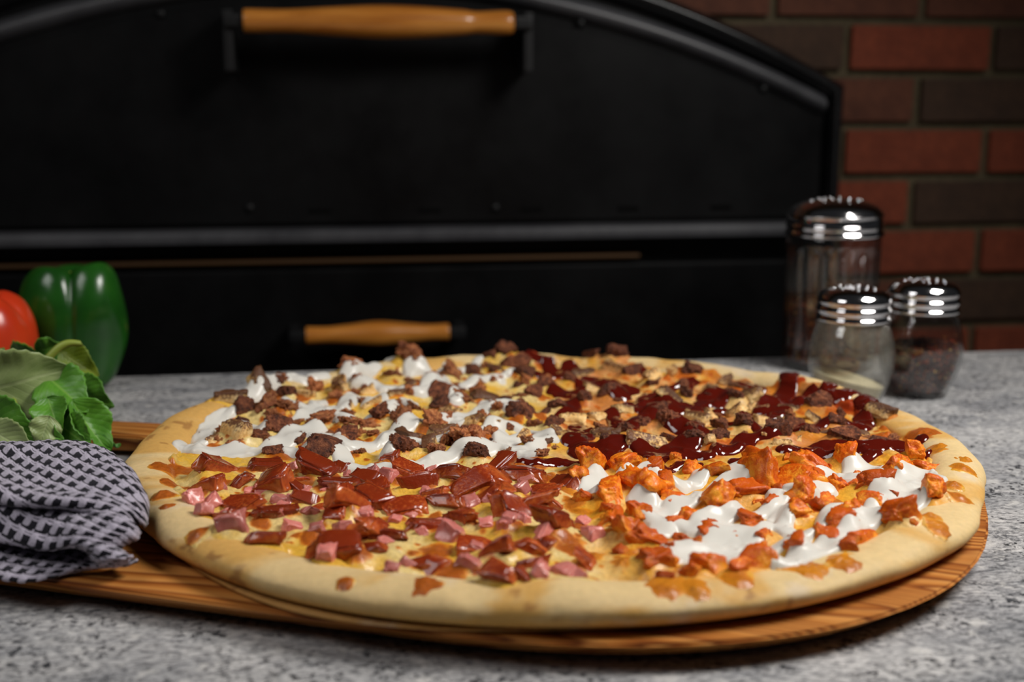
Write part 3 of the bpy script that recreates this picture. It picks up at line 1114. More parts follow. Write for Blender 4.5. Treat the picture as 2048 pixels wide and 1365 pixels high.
# ---- topping pieces
def ico(sub):
    bm = bmesh.new()
    bmesh.ops.create_icosphere(bm, subdivisions=sub, radius=1.0)
    Vv = np.array([v.co[:] for v in bm.verts])
    Ff = np.array([[v.index for v in f.verts] for f in bm.faces])
    bm.free()
    return Vv, Ff


ICO3, ICO4, ICO5 = ico(3), ico(4), ico(5)


def chunk(seed, dims, power, lump, fine_, src=ICO4, facet=0):
    """rounded-box lump; power<1 boxier; facet cuts give flat sides"""
    Vv, Ff = src
    r = np.random.default_rng(seed)
    d = Vv.copy()
    p = np.sign(d) * np.abs(d) ** power
    p = p / np.max(np.abs(p), 0)
    off = r.uniform(0, 40, 3)
    n = (vn3(Vv + off, 0.7, 0) - 0.5) * lump + (vn3(Vv + off, 0.28, 1) - 0.5) * fine_ + (vn3(Vv + off, 0.12, 2) - 0.5) * fine_ * 0.7 + (vn3(Vv + off, 0.06, 3) - 0.5) * fine_ * 0.45
    p = p * (1 + n)[:, None]
    for _ in range(facet):
        nn = r.normal(size=3)
        nn /= np.linalg.norm(nn)
        h = r.uniform(0.5, 0.8)
        s = p @ nn
        p = p - np.outer(np.clip(s - h, 0, None) * 0.92, nn)
    return p * np.array(dims) / 2, Ff


def slab(seed, dims, jit, power=0.30, bend=0.0):
    """bevelled slanting slab cut from a block (bacon, ham)"""
    r = np.random.default_rng(seed)
    Vv, Ff = ICO4
    p = np.sign(Vv) * np.abs(Vv) ** power
    p /= np.max(np.abs(p), 0)
    sh = r.uniform(-jit, jit, 6)
    x, y, z = p.T
    x2 = x * (1 + 0.5 * sh[0] * y) + sh[1] * z * 0.6
    y2 = y * (1 + 0.6 * sh[2] * x) + sh[3] * z * 0.6
    z2 = z * (1 + 0.7 * sh[4] * x + 0.4 * sh[5] * y) + bend * (x * x - 0.4)
    p = np.stack([x2, y2, z2], 1)
    off = r.uniform(0, 40, 3)
    p *= (1 + (vn3(Vv + off, 0.6, 0) - 0.5) * 0.42 + (vn3(Vv + off, 0.22, 1) - 0.5) * 0.20 + (vn3(Vv + off, 0.09, 2) - 0.5) * 0.09)[:, None]
    return p * np.array(dims) / 2, Ff


LIB = {}
for k, spec in {
    'beef_chunk': ('beef', [chunk(100 + i, (1, 0.85, 0.72), 0.7, 0.6, 0.30, ICO5, facet=2) for i in range(8)]),
    'sausage_crumble': ('crumb', [chunk(200 + i, (1, 0.75, 0.6), 0.8, 1.1, 0.62, ICO5) for i in range(8)]),
    'chicken_chunk': ('chicken', [chunk(300 + i, (1, 0.62, 0.62), 0.45, 0.6, 0.16, facet=3) for i in range(8)]),
    'orange_chicken_chunk': ('buffalo', [chunk(400 + i, (1, 0.75, 0.72), 0.65, 1.0, 0.30, facet=2) for i in range(9)]),
    'ham_cube': ('ham', [slab(500 + i, (1, 0.85, 0.75), 0.28, power=0.42) for i in range(7)]),
    'bacon_piece': ('bacon', [slab(600 + i, (1, 0.62, 0.36), 0.5, bend=random.uniform(-0.5, 0.6)) for i in range(10)]),
}.items():
    LIB[k] = []
    for (vv, ff) in spec[1]:
        me = np_mesh(k, vv, ff)
        me.materials.append(M[spec[0]])
        LIB[k].append((me, vv))
rp = random.Random(11)


def zat(x, y):
    i, j = int(round(x / G + NX / 2)), int(round(y / G + NX / 2))
    return float(ZTOP[min(max(i, 0), NX - 1), min(max(j, 0), NX - 1)])


def place(kind, x, y, size, tilt=0.35, sink=0.22, yaw=None, flat=None):
    me, vv = rp.choice(LIB[kind])
    rr_ = math.hypot(x, y)
    if rr_ > 0.276:
        x, y = x * 0.276 / rr_, y * 0.276 / rr_
    s = (size, size * rp.uniform(0.85, 1.15), size * (flat or rp.uniform(0.85, 1.15)))
    e = Euler((rp.gauss(0, tilt), rp.gauss(0, tilt), rp.uniform(0, 2 * PI) if yaw is None else yaw))
    Mx = e.to_matrix() @ Matrix.Diagonal(s)
    wv = vv @ np.array(Mx).T
    lo, hi = wv[:, 2].min(), wv[:, 2].max()
    z = zat(x, y) - lo - sink * (hi - lo)
    o = obj(kind, me, None, pizza, (x, y, z), e)
    o.scale = s
    ii = np.clip(np.round((wv[:, 0] + x) / G + NX / 2).astype(int), 0, NX - 1)
    jj = np.clip(np.round((wv[:, 1] + y) / G + NX / 2).astype(int), 0, NX - 1)
    np.maximum.at(STAMP, (ii, jj), wv[:, 2] + z)
    return o


def place_px(kind, px, py, w, **kw):
    """w is the piece's apparent width in photo pixels"""
    size = w / (F_PX / (on_z(px, py, BT + 0.016)[1]))
    x, y = px2p(px, py + w * 0.2)
    place(kind, x, y, size, **kw)


BACON = [(428, 935, 74), (416, 973, 70), (480, 965, 52), (542, 967, 92), (636, 944, 84), (680, 967, 76), (735, 956, 60), (483, 1003, 92), (463, 1035, 80), (551, 1023, 86), (612, 1000, 50), (533, 1082, 70),
         (697, 1017, 88), (750, 985, 62), (674, 1099, 96), (738, 1067, 84), (843, 964, 72), (913, 944, 78), (955, 970, 90), (996, 941, 66), (1048, 947, 84), (749, 997, 86), (817, 1008, 82), (896, 1003, 72),
         (984, 994, 74), (1028, 1020, 76), (1089, 985, 66), (1086, 1010, 62), (852, 1044, 84), (925, 1041, 78), (746, 1055, 70), (779, 1073, 68), (1110, 1055, 84), (955, 1088, 80), (1037, 1099, 86), (993, 1114, 70),
         (867, 1135, 52), (1060, 1132, 84), (738, 1099, 60), (1001, 1167, 70), (1042, 1173, 44), (1169, 1129, 48), (1084, 1102, 50), (590, 975, 60), (640, 1010, 40), (870, 985, 50), (600, 955, 54)]
HAM = [(387, 1017, 36), (423, 1011, 40), (413, 1047, 34), (466, 1067, 58), (501, 1020, 28), (524, 985, 32), (562, 1000, 32), (583, 1052, 36), (624, 1023, 32), (633, 1061, 32), (686, 1058, 40), (653, 1123, 44),
       (592, 935, 30), (750, 1017, 28), (747, 947, 32), (439, 982, 30), (586, 1003, 30), (755, 947, 30), (779, 955, 36), (834, 947, 28), (864, 947, 26), (966, 941, 24), (972, 982, 34), (1040, 991, 32), (1054, 964, 34),
       (764, 1014, 28), (790, 1044, 30), (820, 1026, 28), (864, 1000, 30), (852, 988, 22), (940, 1010, 36), (984, 1010, 34), (881, 1052, 32), (902, 1072, 50), (972, 1061, 30), (1016, 1058, 40), (1045, 1050, 30),
       (1086, 1076, 40), (1166, 1044, 28), (1186, 1070, 40), (814, 1132, 40), (784, 1148, 32), (937, 1132, 46), (1133, 1143, 48), (1157, 1152, 34), (1081, 1167, 42), (1007, 1152, 26), (955, 1099, 34), (732, 1035, 30),
       (700, 1085, 26), (770, 1092, 28), (845, 1072, 26), (910, 960, 24), (670, 990, 26), (560, 1040, 24), (500, 985, 24), (1010, 975, 22)]
for (px, py, w) in HAM:
    place_px('ham_cube', px, py, w * 1.05, tilt=0.4, sink=0.15)
for (px, py, w) in BACON:
    place_px('bacon_piece', px, py, w * 1.02, tilt=0.36, sink=0.12, yaw=rp.gauss(0, 0.6))
BEEF0 = [(489, 825, 46), (647, 898, 80), (558, 858, 60), (510, 777, 34), (518, 876, 40), (546, 902, 44), (696, 880, 52), (878, 780, 58), (1013, 724, 40), (1031, 728, 54), (983, 728, 32), (1052, 751, 46),
         (1044, 826, 56), (805, 904, 58), (957, 912, 54), (760, 838, 46), (489, 850, 34), (400, 866, 34), (601, 878, 34), (943, 739, 40), (928, 900, 44), (578, 797, 44), (880, 808, 50), (1070, 790, 36), (1020, 850, 30)]
CRUMB0 = [(530, 819, 46), (568, 819, 44), (631, 783, 40), (645, 846, 50), (726, 848, 46), (692, 743, 40), (815, 730, 38), (904, 745, 40), (932, 797, 44), (805, 844, 40), (866, 856, 40), (934, 884, 60), (981, 874, 44),
          (600, 845, 26), (744, 870, 26), (550, 832, 30), (620, 880, 24), (700, 850, 40), (785, 747, 34), (967, 840, 50), (860, 905, 26), (913, 860, 24), (985, 760, 26), (670, 795, 30), (722, 905, 24), (745, 765, 24),
          (830, 760, 26), (950, 765, 30), (1000, 815, 34), (690, 830, 30), (560, 780, 26), (840, 880, 30), (890, 895, 30), (1010, 905, 24), (660, 870, 22), (785, 815, 30)]
CHK0 = [(475, 868, 66), (676, 775, 60), (449, 779, 52), (433, 807, 54), (744, 807, 40), (884, 866, 60), (858, 898, 50), (1044, 868, 40), (1092, 884, 34), (967, 791, 54), (819, 769, 34), (813, 874, 50), (943, 848, 44),
        (600, 790, 46), (735, 780, 30), (790, 790, 34), (985, 735, 34), (1112, 868, 30), (640, 865, 26), (772, 770, 28), (540, 800, 34), (985, 850, 34), (905, 815, 34), (700, 810, 30)]
for (px, py, w) in CHK0:
    place_px('chicken_chunk', px, py, w * 1.15, tilt=0.3, sink=0.22)
for (px, py, w) in CRUMB0:
    place_px('sausage_crumble', px, py, w * 1.15, tilt=0.3, sink=0.2)
for (px, py, w) in BEEF0:
    place_px('beef_chunk', px, py, w, tilt=0.3, sink=0.16)
BEEF1 = [(1212, 783, 52), (1093, 767, 40), (1115, 815, 40), (1056, 825, 36), (1107, 848, 36), (1264, 742, 44), (1240, 716, 42), (1281, 844, 40), (1337, 842, 54), (1313, 817, 46), (1386, 747, 40), (1392, 880, 52),
         (1345, 876, 46), (1386, 854, 46), (1635, 816, 52), (1591, 843, 44), (1553, 870, 56), (1690, 874, 58), (1758, 884, 36), (1490, 851, 44), (1673, 843, 44), (1436, 873, 40), (1303, 771, 30), (1188, 718, 30),
         (1165, 800, 36), (1250, 860, 40), (1440, 850, 40), (1470, 800, 34), (1540, 800, 30), (1620, 860, 34), (1360, 780, 34), (1140, 760, 30)]
CHK1 = [(1210, 868, 46), (1248, 819, 40), (1198, 830, 36), (1234, 734, 50), (1159, 745, 46), (1291, 876, 72), (1345, 797, 52), (1396, 828, 56), (1345, 749, 34), (1303, 757, 44), (1416, 777, 44), (1147, 834, 46), (1238, 882, 40),
        (1455, 758, 34), (1496, 791, 52), (1758, 831, 46), (1528, 838, 36), (1597, 879, 22), (1416, 826, 40), (1468, 824, 44), (1728, 868, 34), (1185, 775, 34), (1130, 872, 30), (1560, 835, 30), (1650, 860, 26), (1276, 790, 34)]
for (px, py, w) in CHK1:
    place_px('chicken_chunk', px, py, w * 1.15, tilt=0.3, sink=0.2)
for (px, py, w) in BEEF1:
    place_px('beef_chunk', px, py, w, tilt=0.3, sink=0.15)
BUF = [(1186, 928, 60), (1273, 972, 90), (1330, 970, 56), (1225, 993, 60), (1435, 946, 48), (1525, 949, 84), (1481, 977, 66), (1432, 1005, 72), (1591, 962, 66), (1160, 959, 40), (1276, 1028, 48), (1227, 1044, 60), (1250, 1059, 60),
       (1289, 1072, 64), (1345, 1046, 44), (1417, 1054, 44), (1468, 1067, 24), (1386, 1095, 30), (1389, 1034, 44), (1504, 1039, 44), (1612, 993, 56), (1596, 1026, 50), (1627, 1018, 48), (1525, 1069, 34), (1299, 1121, 60), (1404, 1126, 62),
       (1435, 1131, 50), (1509, 1121, 66), (1594, 1087, 56), (1376, 1154, 36), (1325, 1157, 34), (1478, 1142, 44), (1437, 980, 36), (1792, 934, 60), (1853, 931, 44), (1826, 912, 40), (1744, 972, 56), (1866, 995, 56), (1781, 995, 28),
       (1785, 1036, 72), (1737, 1009, 44), (1676, 1046, 60), (1642, 1026, 44), (1723, 1067, 60), (1645, 1074, 44), (1683, 1080, 34), (1594, 1100, 40), (1696, 1104, 30), (1676, 968, 40), (1635, 961, 36), (1248, 930, 60), (1690, 920, 50),
       (1620, 925, 56), (1560, 985, 40), (1345, 1000, 50), (1210, 1020, 34), (1540, 1010, 36), (1360, 1075, 34), (1330, 1100, 34), (1820, 1015, 34), (1700, 1030, 40), (1650, 1000, 34), (1310, 935, 44), (1240, 1100, 30), (1380, 930, 36)]
for (px, py, w) in BUF:
    place_px('orange_chicken_chunk', px, py, w * 1.28, tilt=0.35, sink=0.22)

def fill(kind, sector, count, smin, smax, rmax=0.255, sink=0.25, **kw):
    """small loose bits scattered between the larger pieces of one quarter"""
    n = 0
    while n < count:
        a, r = rp.uniform(0, 2 * PI), rmax * math.sqrt(rp.random())
        x, y = r * math.cos(a), r * math.sin(a)
        if int(sect(np.array(x), np.array(y))) != sector or math.hypot(x - CX, y - CY) < 0.012:
            continue
        place(kind, x, y, rp.uniform(smin, smax), sink=sink, **kw)
        n += 1


fill('sausage_crumble', 0, 60, 0.006, 0.015)
fill('chicken_chunk', 0, 10, 0.010, 0.016)
fill('beef_chunk', 0, 12, 0.008, 0.013)
fill('beef_chunk', 1, 20, 0.007, 0.014)
fill('chicken_chunk', 1, 18, 0.010, 0.018)
fill('sausage_crumble', 1, 24, 0.006, 0.012)
fill('orange_chicken_chunk', 2, 34, 0.006, 0.014)
fill('ham_cube', 3, 22, 0.006, 0.010)
fill('bacon_piece', 3, 12, 0.014, 0.022, tilt=0.3)

# ---- sauces draped over everything
for _ in range(2):
    m = STAMP.copy()
    for di in (-1, 0, 1):
        for dj in (-1, 0, 1):
            m = np.maximum(m, np.roll(np.roll(STAMP, di, 0), dj, 1) - (0.0004 if di or dj else 0))
    STAMP = m
# melted cheese creeps up round the pieces that sank into it
LIFT = np.clip(blur(STAMP, 4.5) - ZTOP, 0, 0.010)
ZCH = ZCH + np.where(cheese_keep, 0.62 * LIFT * (0.55 + 0.9 * fbm(X, Y, 0.015, 14, 3)), 0)
obj('melted_cheese', hf_mesh('melted_cheese', ZCH, cheese_keep, CC), M['cheese'], pizza)
ZTOP = np.where(cheese_keep, np.maximum(ZCH, ZCRUST), ZCRUST)
DRAPE = np.maximum(ZTOP + 0.72 * np.clip(blur(STAMP, 6.0) - ZTOP, 0, 0.010), ZTOP + 0.0004)


def sdf(strokes, zref):
    D = np.full_like(X, -1.0)                    # r - d, positive inside
    RAD = np.full_like(X, 0.004)
    for pts, r in strokes:
        P = [px2p(px, py, BT + zref) for px, py in pts]
        if len(P) == 1:
            P = P * 2
        for (ax, ay), (bx, by) in zip(P[:-1], P[1:]):
            m = r + 0.012
            i0, i1 = int((min(ax, bx) - m) / G + NX / 2), int((max(ax, bx) + m) / G + NX / 2) + 1
            j0, j1 = int((min(ay, by) - m) / G + NX / 2), int((max(ay, by) + m) / G + NX / 2) + 1
            i0, j0, i1, j1 = max(i0, 0), max(j0, 0), min(i1, NX), min(j1, NX)
            xs, ys = X[i0:i1, j0:j1], Y[i0:i1, j0:j1]
            vx, vy = bx - ax, by - ay
            t = np.clip(((xs - ax) * vx + (ys - ay) * vy) / (vx * vx + vy * vy + 1e-12), 0, 1)
            d = np.hypot(xs - ax - t * vx, ys - ay - t * vy)
            rn = r * (0.62 + 0.76 * fbm(xs, ys, 0.016, 9, 2))
            v = rn - d
            cur = D[i0:i1, j0:j1]
            b = v > cur
            cur[b] = v[b]
            RAD[i0:i1, j0:j1][b] = rn[b]
    return D, RAD


def components(mask):
    lab = np.where(mask, np.arange(mask.size).reshape(mask.shape) + 1, 0)
    while True:
        n = lab.copy()
        for ax in (0, 1):
            for s in (1, -1):
                n = np.maximum(n, np.where(mask, np.roll(lab, s, ax), 0))
        # pointer jumping speeds up the flood
        flat = n.ravel()
        nz = flat > 0
        flat[nz] = np.maximum(flat[nz], flat[flat[nz] - 1])
        if (n == lab).all():
            return lab
        lab = n


def sauce(name, strokes, mat, T, zref=0.020, minpx=40, grow=1.0):
    strokes = [(p, r * grow) for p, r in strokes]
    D, RAD = sdf(strokes, zref)
    D = np.where(D > -0.01, blur(np.clip(D, -0.01, 1), 1.2), -1)
    s = np.clip(D / RAD, 0, 1)
    t = T * np.minimum(1, RAD / 0.005) * np.sqrt(s * (2 - s))
    t = np.where(D < 0, D * 1.6, t)
    Z = DRAPE + t
    keep = (D > -0.0024) & (RR < RC + AR * 0.9)
    lab = components(keep)
    for L in np.unique(lab[lab > 0]):
        k = lab == L
        if k.sum() < minpx:
            continue
        obj(name, hf_mesh(name, Z, k), mat, pizza)


W_ = 0.0062
RANCH0 = [([(376, 887), (400, 894), (440, 893), (480, 893), (520, 893), (545, 885), (590, 868), (625, 858)], 0.0085), ([(400, 880), (410, 862), (425, 842), (455, 828)], 0.006),
          ([(487, 801), (518, 793), (558, 777), (578, 767), (601, 771)], 0.007), ([(564, 807), (587, 809), (612, 813)], 0.0055), ([(607, 825), (637, 800)], 0.0055),
          ([(471, 846), (498, 854), (524, 848), (558, 840), (587, 836), (613, 825), (641, 813), (677, 813), (696, 801), (716, 789), (736, 787)], 0.0068), ([(498, 858), (520, 860)], 0.008),
          ([(637, 870), (657, 872), (677, 890), (700, 896), (726, 890), (760, 880), (789, 864), (819, 850), (847, 836)], 0.0068), ([(570, 894), (593, 900), (607, 900)], 0.0055),
          ([(686, 906), (696, 923), (726, 931), (760, 928), (809, 930), (858, 921), (898, 914), (928, 905), (957, 898), (997, 890), (1037, 896), (1066, 902), (1076, 880), (1086, 866), (1096, 876)], 0.0062),
          ([(997, 838), (1037, 846), (1076, 856), (1096, 868)], 0.0048), ([(1003, 858), (1003, 886)], 0.0055), ([(910, 878), (938, 866), (977, 856), (997, 844)], 0.0058),
          ([(773, 910), (789, 896), (809, 886), (839, 886), (868, 884), (894, 882)], 0.0055), ([(874, 846), (898, 836), (918, 825), (947, 819), (977, 807), (1007, 801), (1037, 805), (1027, 817)], 0.0078),
          ([(918, 848), (938, 832)], 0.006), ([(732, 834), (750, 827), (779, 825), (803, 827), (823, 840)], 0.0048), ([(763, 819), (789, 809), (809, 797), (819, 809)], 0.007),
          ([(734, 805), (744, 793), (759, 789), (769, 803)], 0.005), ([(720, 765), (750, 763), (769, 769), (799, 763), (805, 783)], 0.0058), ([(839, 785), (850, 769), (866, 753), (884, 755), (894, 773), (910, 781), (910, 801)], 0.0058),
          ([(932, 769), (957, 761), (987, 751), (995, 756)], 0.0068), ([(819, 741), (848, 737), (874, 743)], 0.006), ([(898, 733), (918, 737)], 0.006), ([(940, 735), (957, 727)], 0.005), ([(779, 729), (809, 722)], 0.005),
          ([(732, 749), (750, 743)], 0.006), ([(1013, 751), (1032, 745)], 0.005), ([(627, 763), (647, 759)], 0.006), ([(690, 757), (716, 751)], 0.006), ([(712, 767), (736, 767)], 0.005), ([(680, 845), (696, 848)], 0.007),
          ([(645, 825), (660, 818)], 0.005), ([(1020, 880), (1030, 868)], 0.005)]
sauce('white_sauce_drizzle', RANCH0, M['ranch'], 0.0030, grow=1.12)
RANCH1 = [([(1184, 982), (1190, 965), (1196, 952)], 0.0085), ([(1227, 975), (1240, 955), (1255, 945), (1265, 946)], 0.005), ([(1302, 944), (1335, 949), (1358, 964), (1384, 957), (1409, 940), (1448, 935), (1478, 943), (1473, 959), (1435, 967), (1417, 987)], 0.0082),
          ([(1448, 975), (1452, 968)], 0.007), ([(1284, 1005), (1299, 1020), (1340, 1018), (1371, 1005), (1396, 984)], 0.0085), ([(1304, 1034), (1325, 1044), (1320, 1057)], 0.009),
          ([(1363, 1046), (1386, 1054), (1396, 1036), (1422, 1034), (1448, 1036), (1486, 1023), (1519, 1018), (1550, 1008), (1552, 993)], 0.0055),
          ([(1345, 1103), (1384, 1103), (1422, 1082), (1461, 1056), (1499, 1064), (1486, 1087), (1448, 1103), (1453, 1116)], 0.0105), ([(1430, 1095), (1470, 1075)], 0.013), ([(1509, 1105), (1550, 1087), (1570, 1082)], 0.0055),
          ([(1555, 1121), (1589, 1116), (1614, 1100), (1652, 1091), (1669, 1074), (1696, 1063), (1713, 1043), (1740, 1033), (1751, 1016)], 0.0075), ([(1576, 1018), (1563, 1049), (1573, 1057)], 0.0055), ([(1517, 1057), (1540, 1041)], 0.004),
          ([(1625, 948), (1662, 941), (1696, 953), (1713, 930), (1745, 926), (1744, 948), (1706, 960)], 0.0085), ([(1584, 941), (1574, 951)], 0.005), ([(1584, 985), (1618, 992), (1645, 977), (1658, 975)], 0.0062),
          ([(1815, 948), (1848, 946), (1856, 966), (1832, 992), (1805, 1012), (1781, 1010), (1766, 995), (1792, 970), (1812, 962)], 0.0100), ([(1820, 980), (1830, 960)], 0.014), ([(1720, 1040), (1750, 1025)], 0.009),
          ([(1567, 1050), (1574, 1029)], 0.004), ([(1594, 1074), (1628, 1063), (1655, 1036), (1676, 1019)], 0.0045), ([(1650, 1050), (1690, 1012)], 0.0028), ([(1540, 1030), (1570, 1002)], 0.003)]
sauce('white_sauce_drizzle', RANCH1, M['ranch'], 0.0026)
BBQ = [([(1060, 724), (1089, 726), (1105, 733)], .006), ([(1091, 749), (1119, 747), (1139, 730), (1150, 734)], .008), ([(1117, 773), (1143, 779), (1169, 769), (1182, 755), (1208, 753), (1238, 769), (1258, 775), (1238, 789)], .009),
       ([(1135, 801), (1151, 817), (1133, 825)], .0085), ([(1169, 825), (1190, 817), (1218, 817), (1228, 832), (1238, 854), (1258, 852), (1268, 836), (1297, 821), (1313, 809)], .006), ([(1139, 858), (1159, 848), (1167, 868), (1151, 876)], .0075),
       ([(1159, 888), (1182, 898), (1208, 902), (1228, 888)], .008), ([(1040, 914), (1070, 919), (1109, 916), (1149, 918)], .0075), ([(1289, 896), (1317, 906), (1347, 894), (1376, 884)], .0085), ([(1283, 801), (1307, 785), (1337, 777), (1360, 773), (1376, 759)], .0075),
       ([(1327, 805), (1357, 813), (1386, 809), (1416, 793), (1432, 783)], .0075), ([(1357, 848), (1380, 854), (1416, 862)], .008), ([(1411, 791), (1435, 800), (1455, 786)], .007), ([(1490, 766), (1520, 772)], .006),
       ([(1529, 810), (1564, 788), (1586, 761), (1608, 753)], .0085), ([(1553, 821), (1591, 799), (1619, 791)], .0065), ([(1654, 799), (1690, 802), (1723, 794), (1745, 790), (1728, 816), (1728, 840)], .007), ([(1605, 851), (1646, 840), (1687, 838), (1728, 846)], .0062),
       ([(1468, 840), (1509, 827), (1542, 829)], .006), ([(1441, 895), (1468, 890), (1504, 873), (1537, 873), (1520, 846)], .0062), ([(1570, 895), (1597, 895), (1632, 887), (1673, 887), (1728, 890), (1783, 887), (1838, 881)], .0062),
       ([(1613, 906), (1660, 909), (1714, 909), (1755, 898)], .0042), ([(1477, 911), (1509, 914)], .007), ([(1810, 895), (1848, 903)], .004), ([(1321, 931), (1357, 921), (1396, 916)], .0035), ([(1440, 820), (1465, 812), (1490, 815)], .005),
       ([(1260, 800), (1278, 812)], .006), ([(1375, 895), (1410, 900)], .006), ([(1640, 800), (1660, 790)], .006), ([(1290, 740), (1310, 750)], .005)]
sauce('barbecue_sauce_drizzle', BBQ, M['bbq'], 0.0024, grow=1.22)

# ------------------------------------------------------------------ shakers
def shaker(name, px, py, scale, body, neck_z, lid_z, lid_r, top_z, glass, nlobe, label, fluted=False):
    p = on_z(px, py, 0)
    s = empty(name, (p[0], p[1], 0.0), 0)
    tag(s, label, 'shaker')
    wall_t = 0.0028
    outer = smooth_prof(body, 6)
    inner = outer.copy()
    inner[:, 0] = np.maximum(inner[:, 0] - wall_t, 0.001)
    floor_z = 0.006
    inn = [(r, z) for r, z in inner if z > floor_z + 0.002]
    prof = [(0.0003, 0.0012), (body[0][0] * 0.8, 0.0012)] + [tuple(v) for v in outer] + [(inn[-1][0] + 0.001, outer[-1][1] + 0.0008)] + inn[::-1] + [(inn[0][0] * 0.9, floor_z), (0.0003, floor_z)]

    def flute(R, Z, T):
        k = sstep(0.012, 0.02, Z) * sstep(body[-1][1] - 0.016, body[-1][1] - 0.024, Z)
        return R - k * (0.0026 * np.abs(np.cos(T * 10)) ** 0.6) * (R > 0.02)
    obj('jar', lathe('jar', prof, 160 if fluted else 72, flute if fluted else None), M[glass], s)
    # lid: skirt with two beads, then a dome
    h = top_z - lid_z
    k = lid_r
    if fluted:
        lp = [(k * 0.97, lid_z), (k * 1.0, lid_z + h * 0.02), (k * 1.015, lid_z + h * 0.07), (k * 0.99, lid_z + h * .13), (k * 0.975, lid_z + h * .17), (k * 0.985, lid_z + h * .22), (k, lid_z + h * .26), (k * 0.985, lid_z + h * .31),
              (k * .965, lid_z + h * .36), (k * .965, lid_z + h * .52), (k * .99, lid_z + h * .56), (k * .97, lid_z + h * .60), (k * .86, lid_z + h * .76), (k * .66, lid_z + h * .89), (k * .4, lid_z + h * .97), (k * .15, top_z), (0.0005, top_z)]
    else:
        lp = [(k * 0.97, lid_z), (k * 1.0, lid_z + h * 0.03), (k * 1.0, lid_z + h * 0.10), (k * 0.955, lid_z + h * .17), (k * 0.955, lid_z + h * .22), (k * 1.0, lid_z + h * .30), (k, lid_z + h * .38), (k * 0.95, lid_z + h * .46),
              (k * .955, lid_z + h * .52), (k * .985, lid_z + h * .58), (k * .965, lid_z + h * .70), (k * .86, lid_z + h * .84), (k * .70, lid_z + h * .925), (k * .45, lid_z + h * .975), (k * .2, top_z), (0.0005, top_z)]
    P = smooth_prof(lp, 4)
    lid = obj('lid', lathe('lid', P, 80), M['chrome'], s)
    n = 26 if fluted else 19
    bead = lathe('perforation', [(0.0012, -0.001), (0.0022, 0.0), (0.0018, 0.0009), (0.0010, 0.0006), (0.0008, -0.0002), (0.0001, -0.0004)], 12)
    bead.materials.append(M['chrome'])
    gold = PI * (3 - 5 ** 0.5)
    for i in range(n):
        r = k * 0.60 * math.sqrt((i + 0.3) / n)
        a = i * gold
        zz_ = np.interp(-r, -P[::1, 0][P[:, 1] > lid_z + h * .7], P[:, 1][P[:, 1] > lid_z + h * .7])
        obj('perforation', bead, None, lid, (r * math.cos(a), r * math.sin(a), float(zz_) - 0.0002))
    return s, inn, floor_z


def inner_r(inn, z):
    a = np.array(inn)
    return np.interp(z, a[:, 1], a[:, 0])


def fill_mesh(name, inn, fz, ztop, slope, az, gap=0.0004, n=56, rough=0.0):
    """granular fill: follows the inside of the jar, sloping top"""
    rows_ = []
    thv = np.linspace(0, 2 * PI, n, endpoint=False)
    Vv = []
    ks = np.linspace(0, 1, 26)
    for kz in ks:
        rowz = []
        for t_ in thv:
            zt = ztop + slope * math.cos(t_ - az) * 0.033
            z = fz + 0.0004 + (zt - fz) * kz
            r = float(inner_r(inn, max(z, inn[0][1]))) - gap
            Vv.append((r * math.cos(t_), r * math.sin(t_), z))
    for kr in np.linspace(0.93, 0.02, 14):
        for t_ in thv:
            zt = ztop + slope * math.cos(t_ - az) * 0.033 * kr
            r = (float(inner_r(inn, ztop)) - gap) * kr
            x_, y_ = r * math.cos(t_), r * math.sin(t_)
            Vv.append((x_, y_, zt + rough * (fbm(x_, y_, 0.006, 3, 3) - 0.5)))
    return np_mesh(name, Vv, grid_faces(26 + 14, n, True))


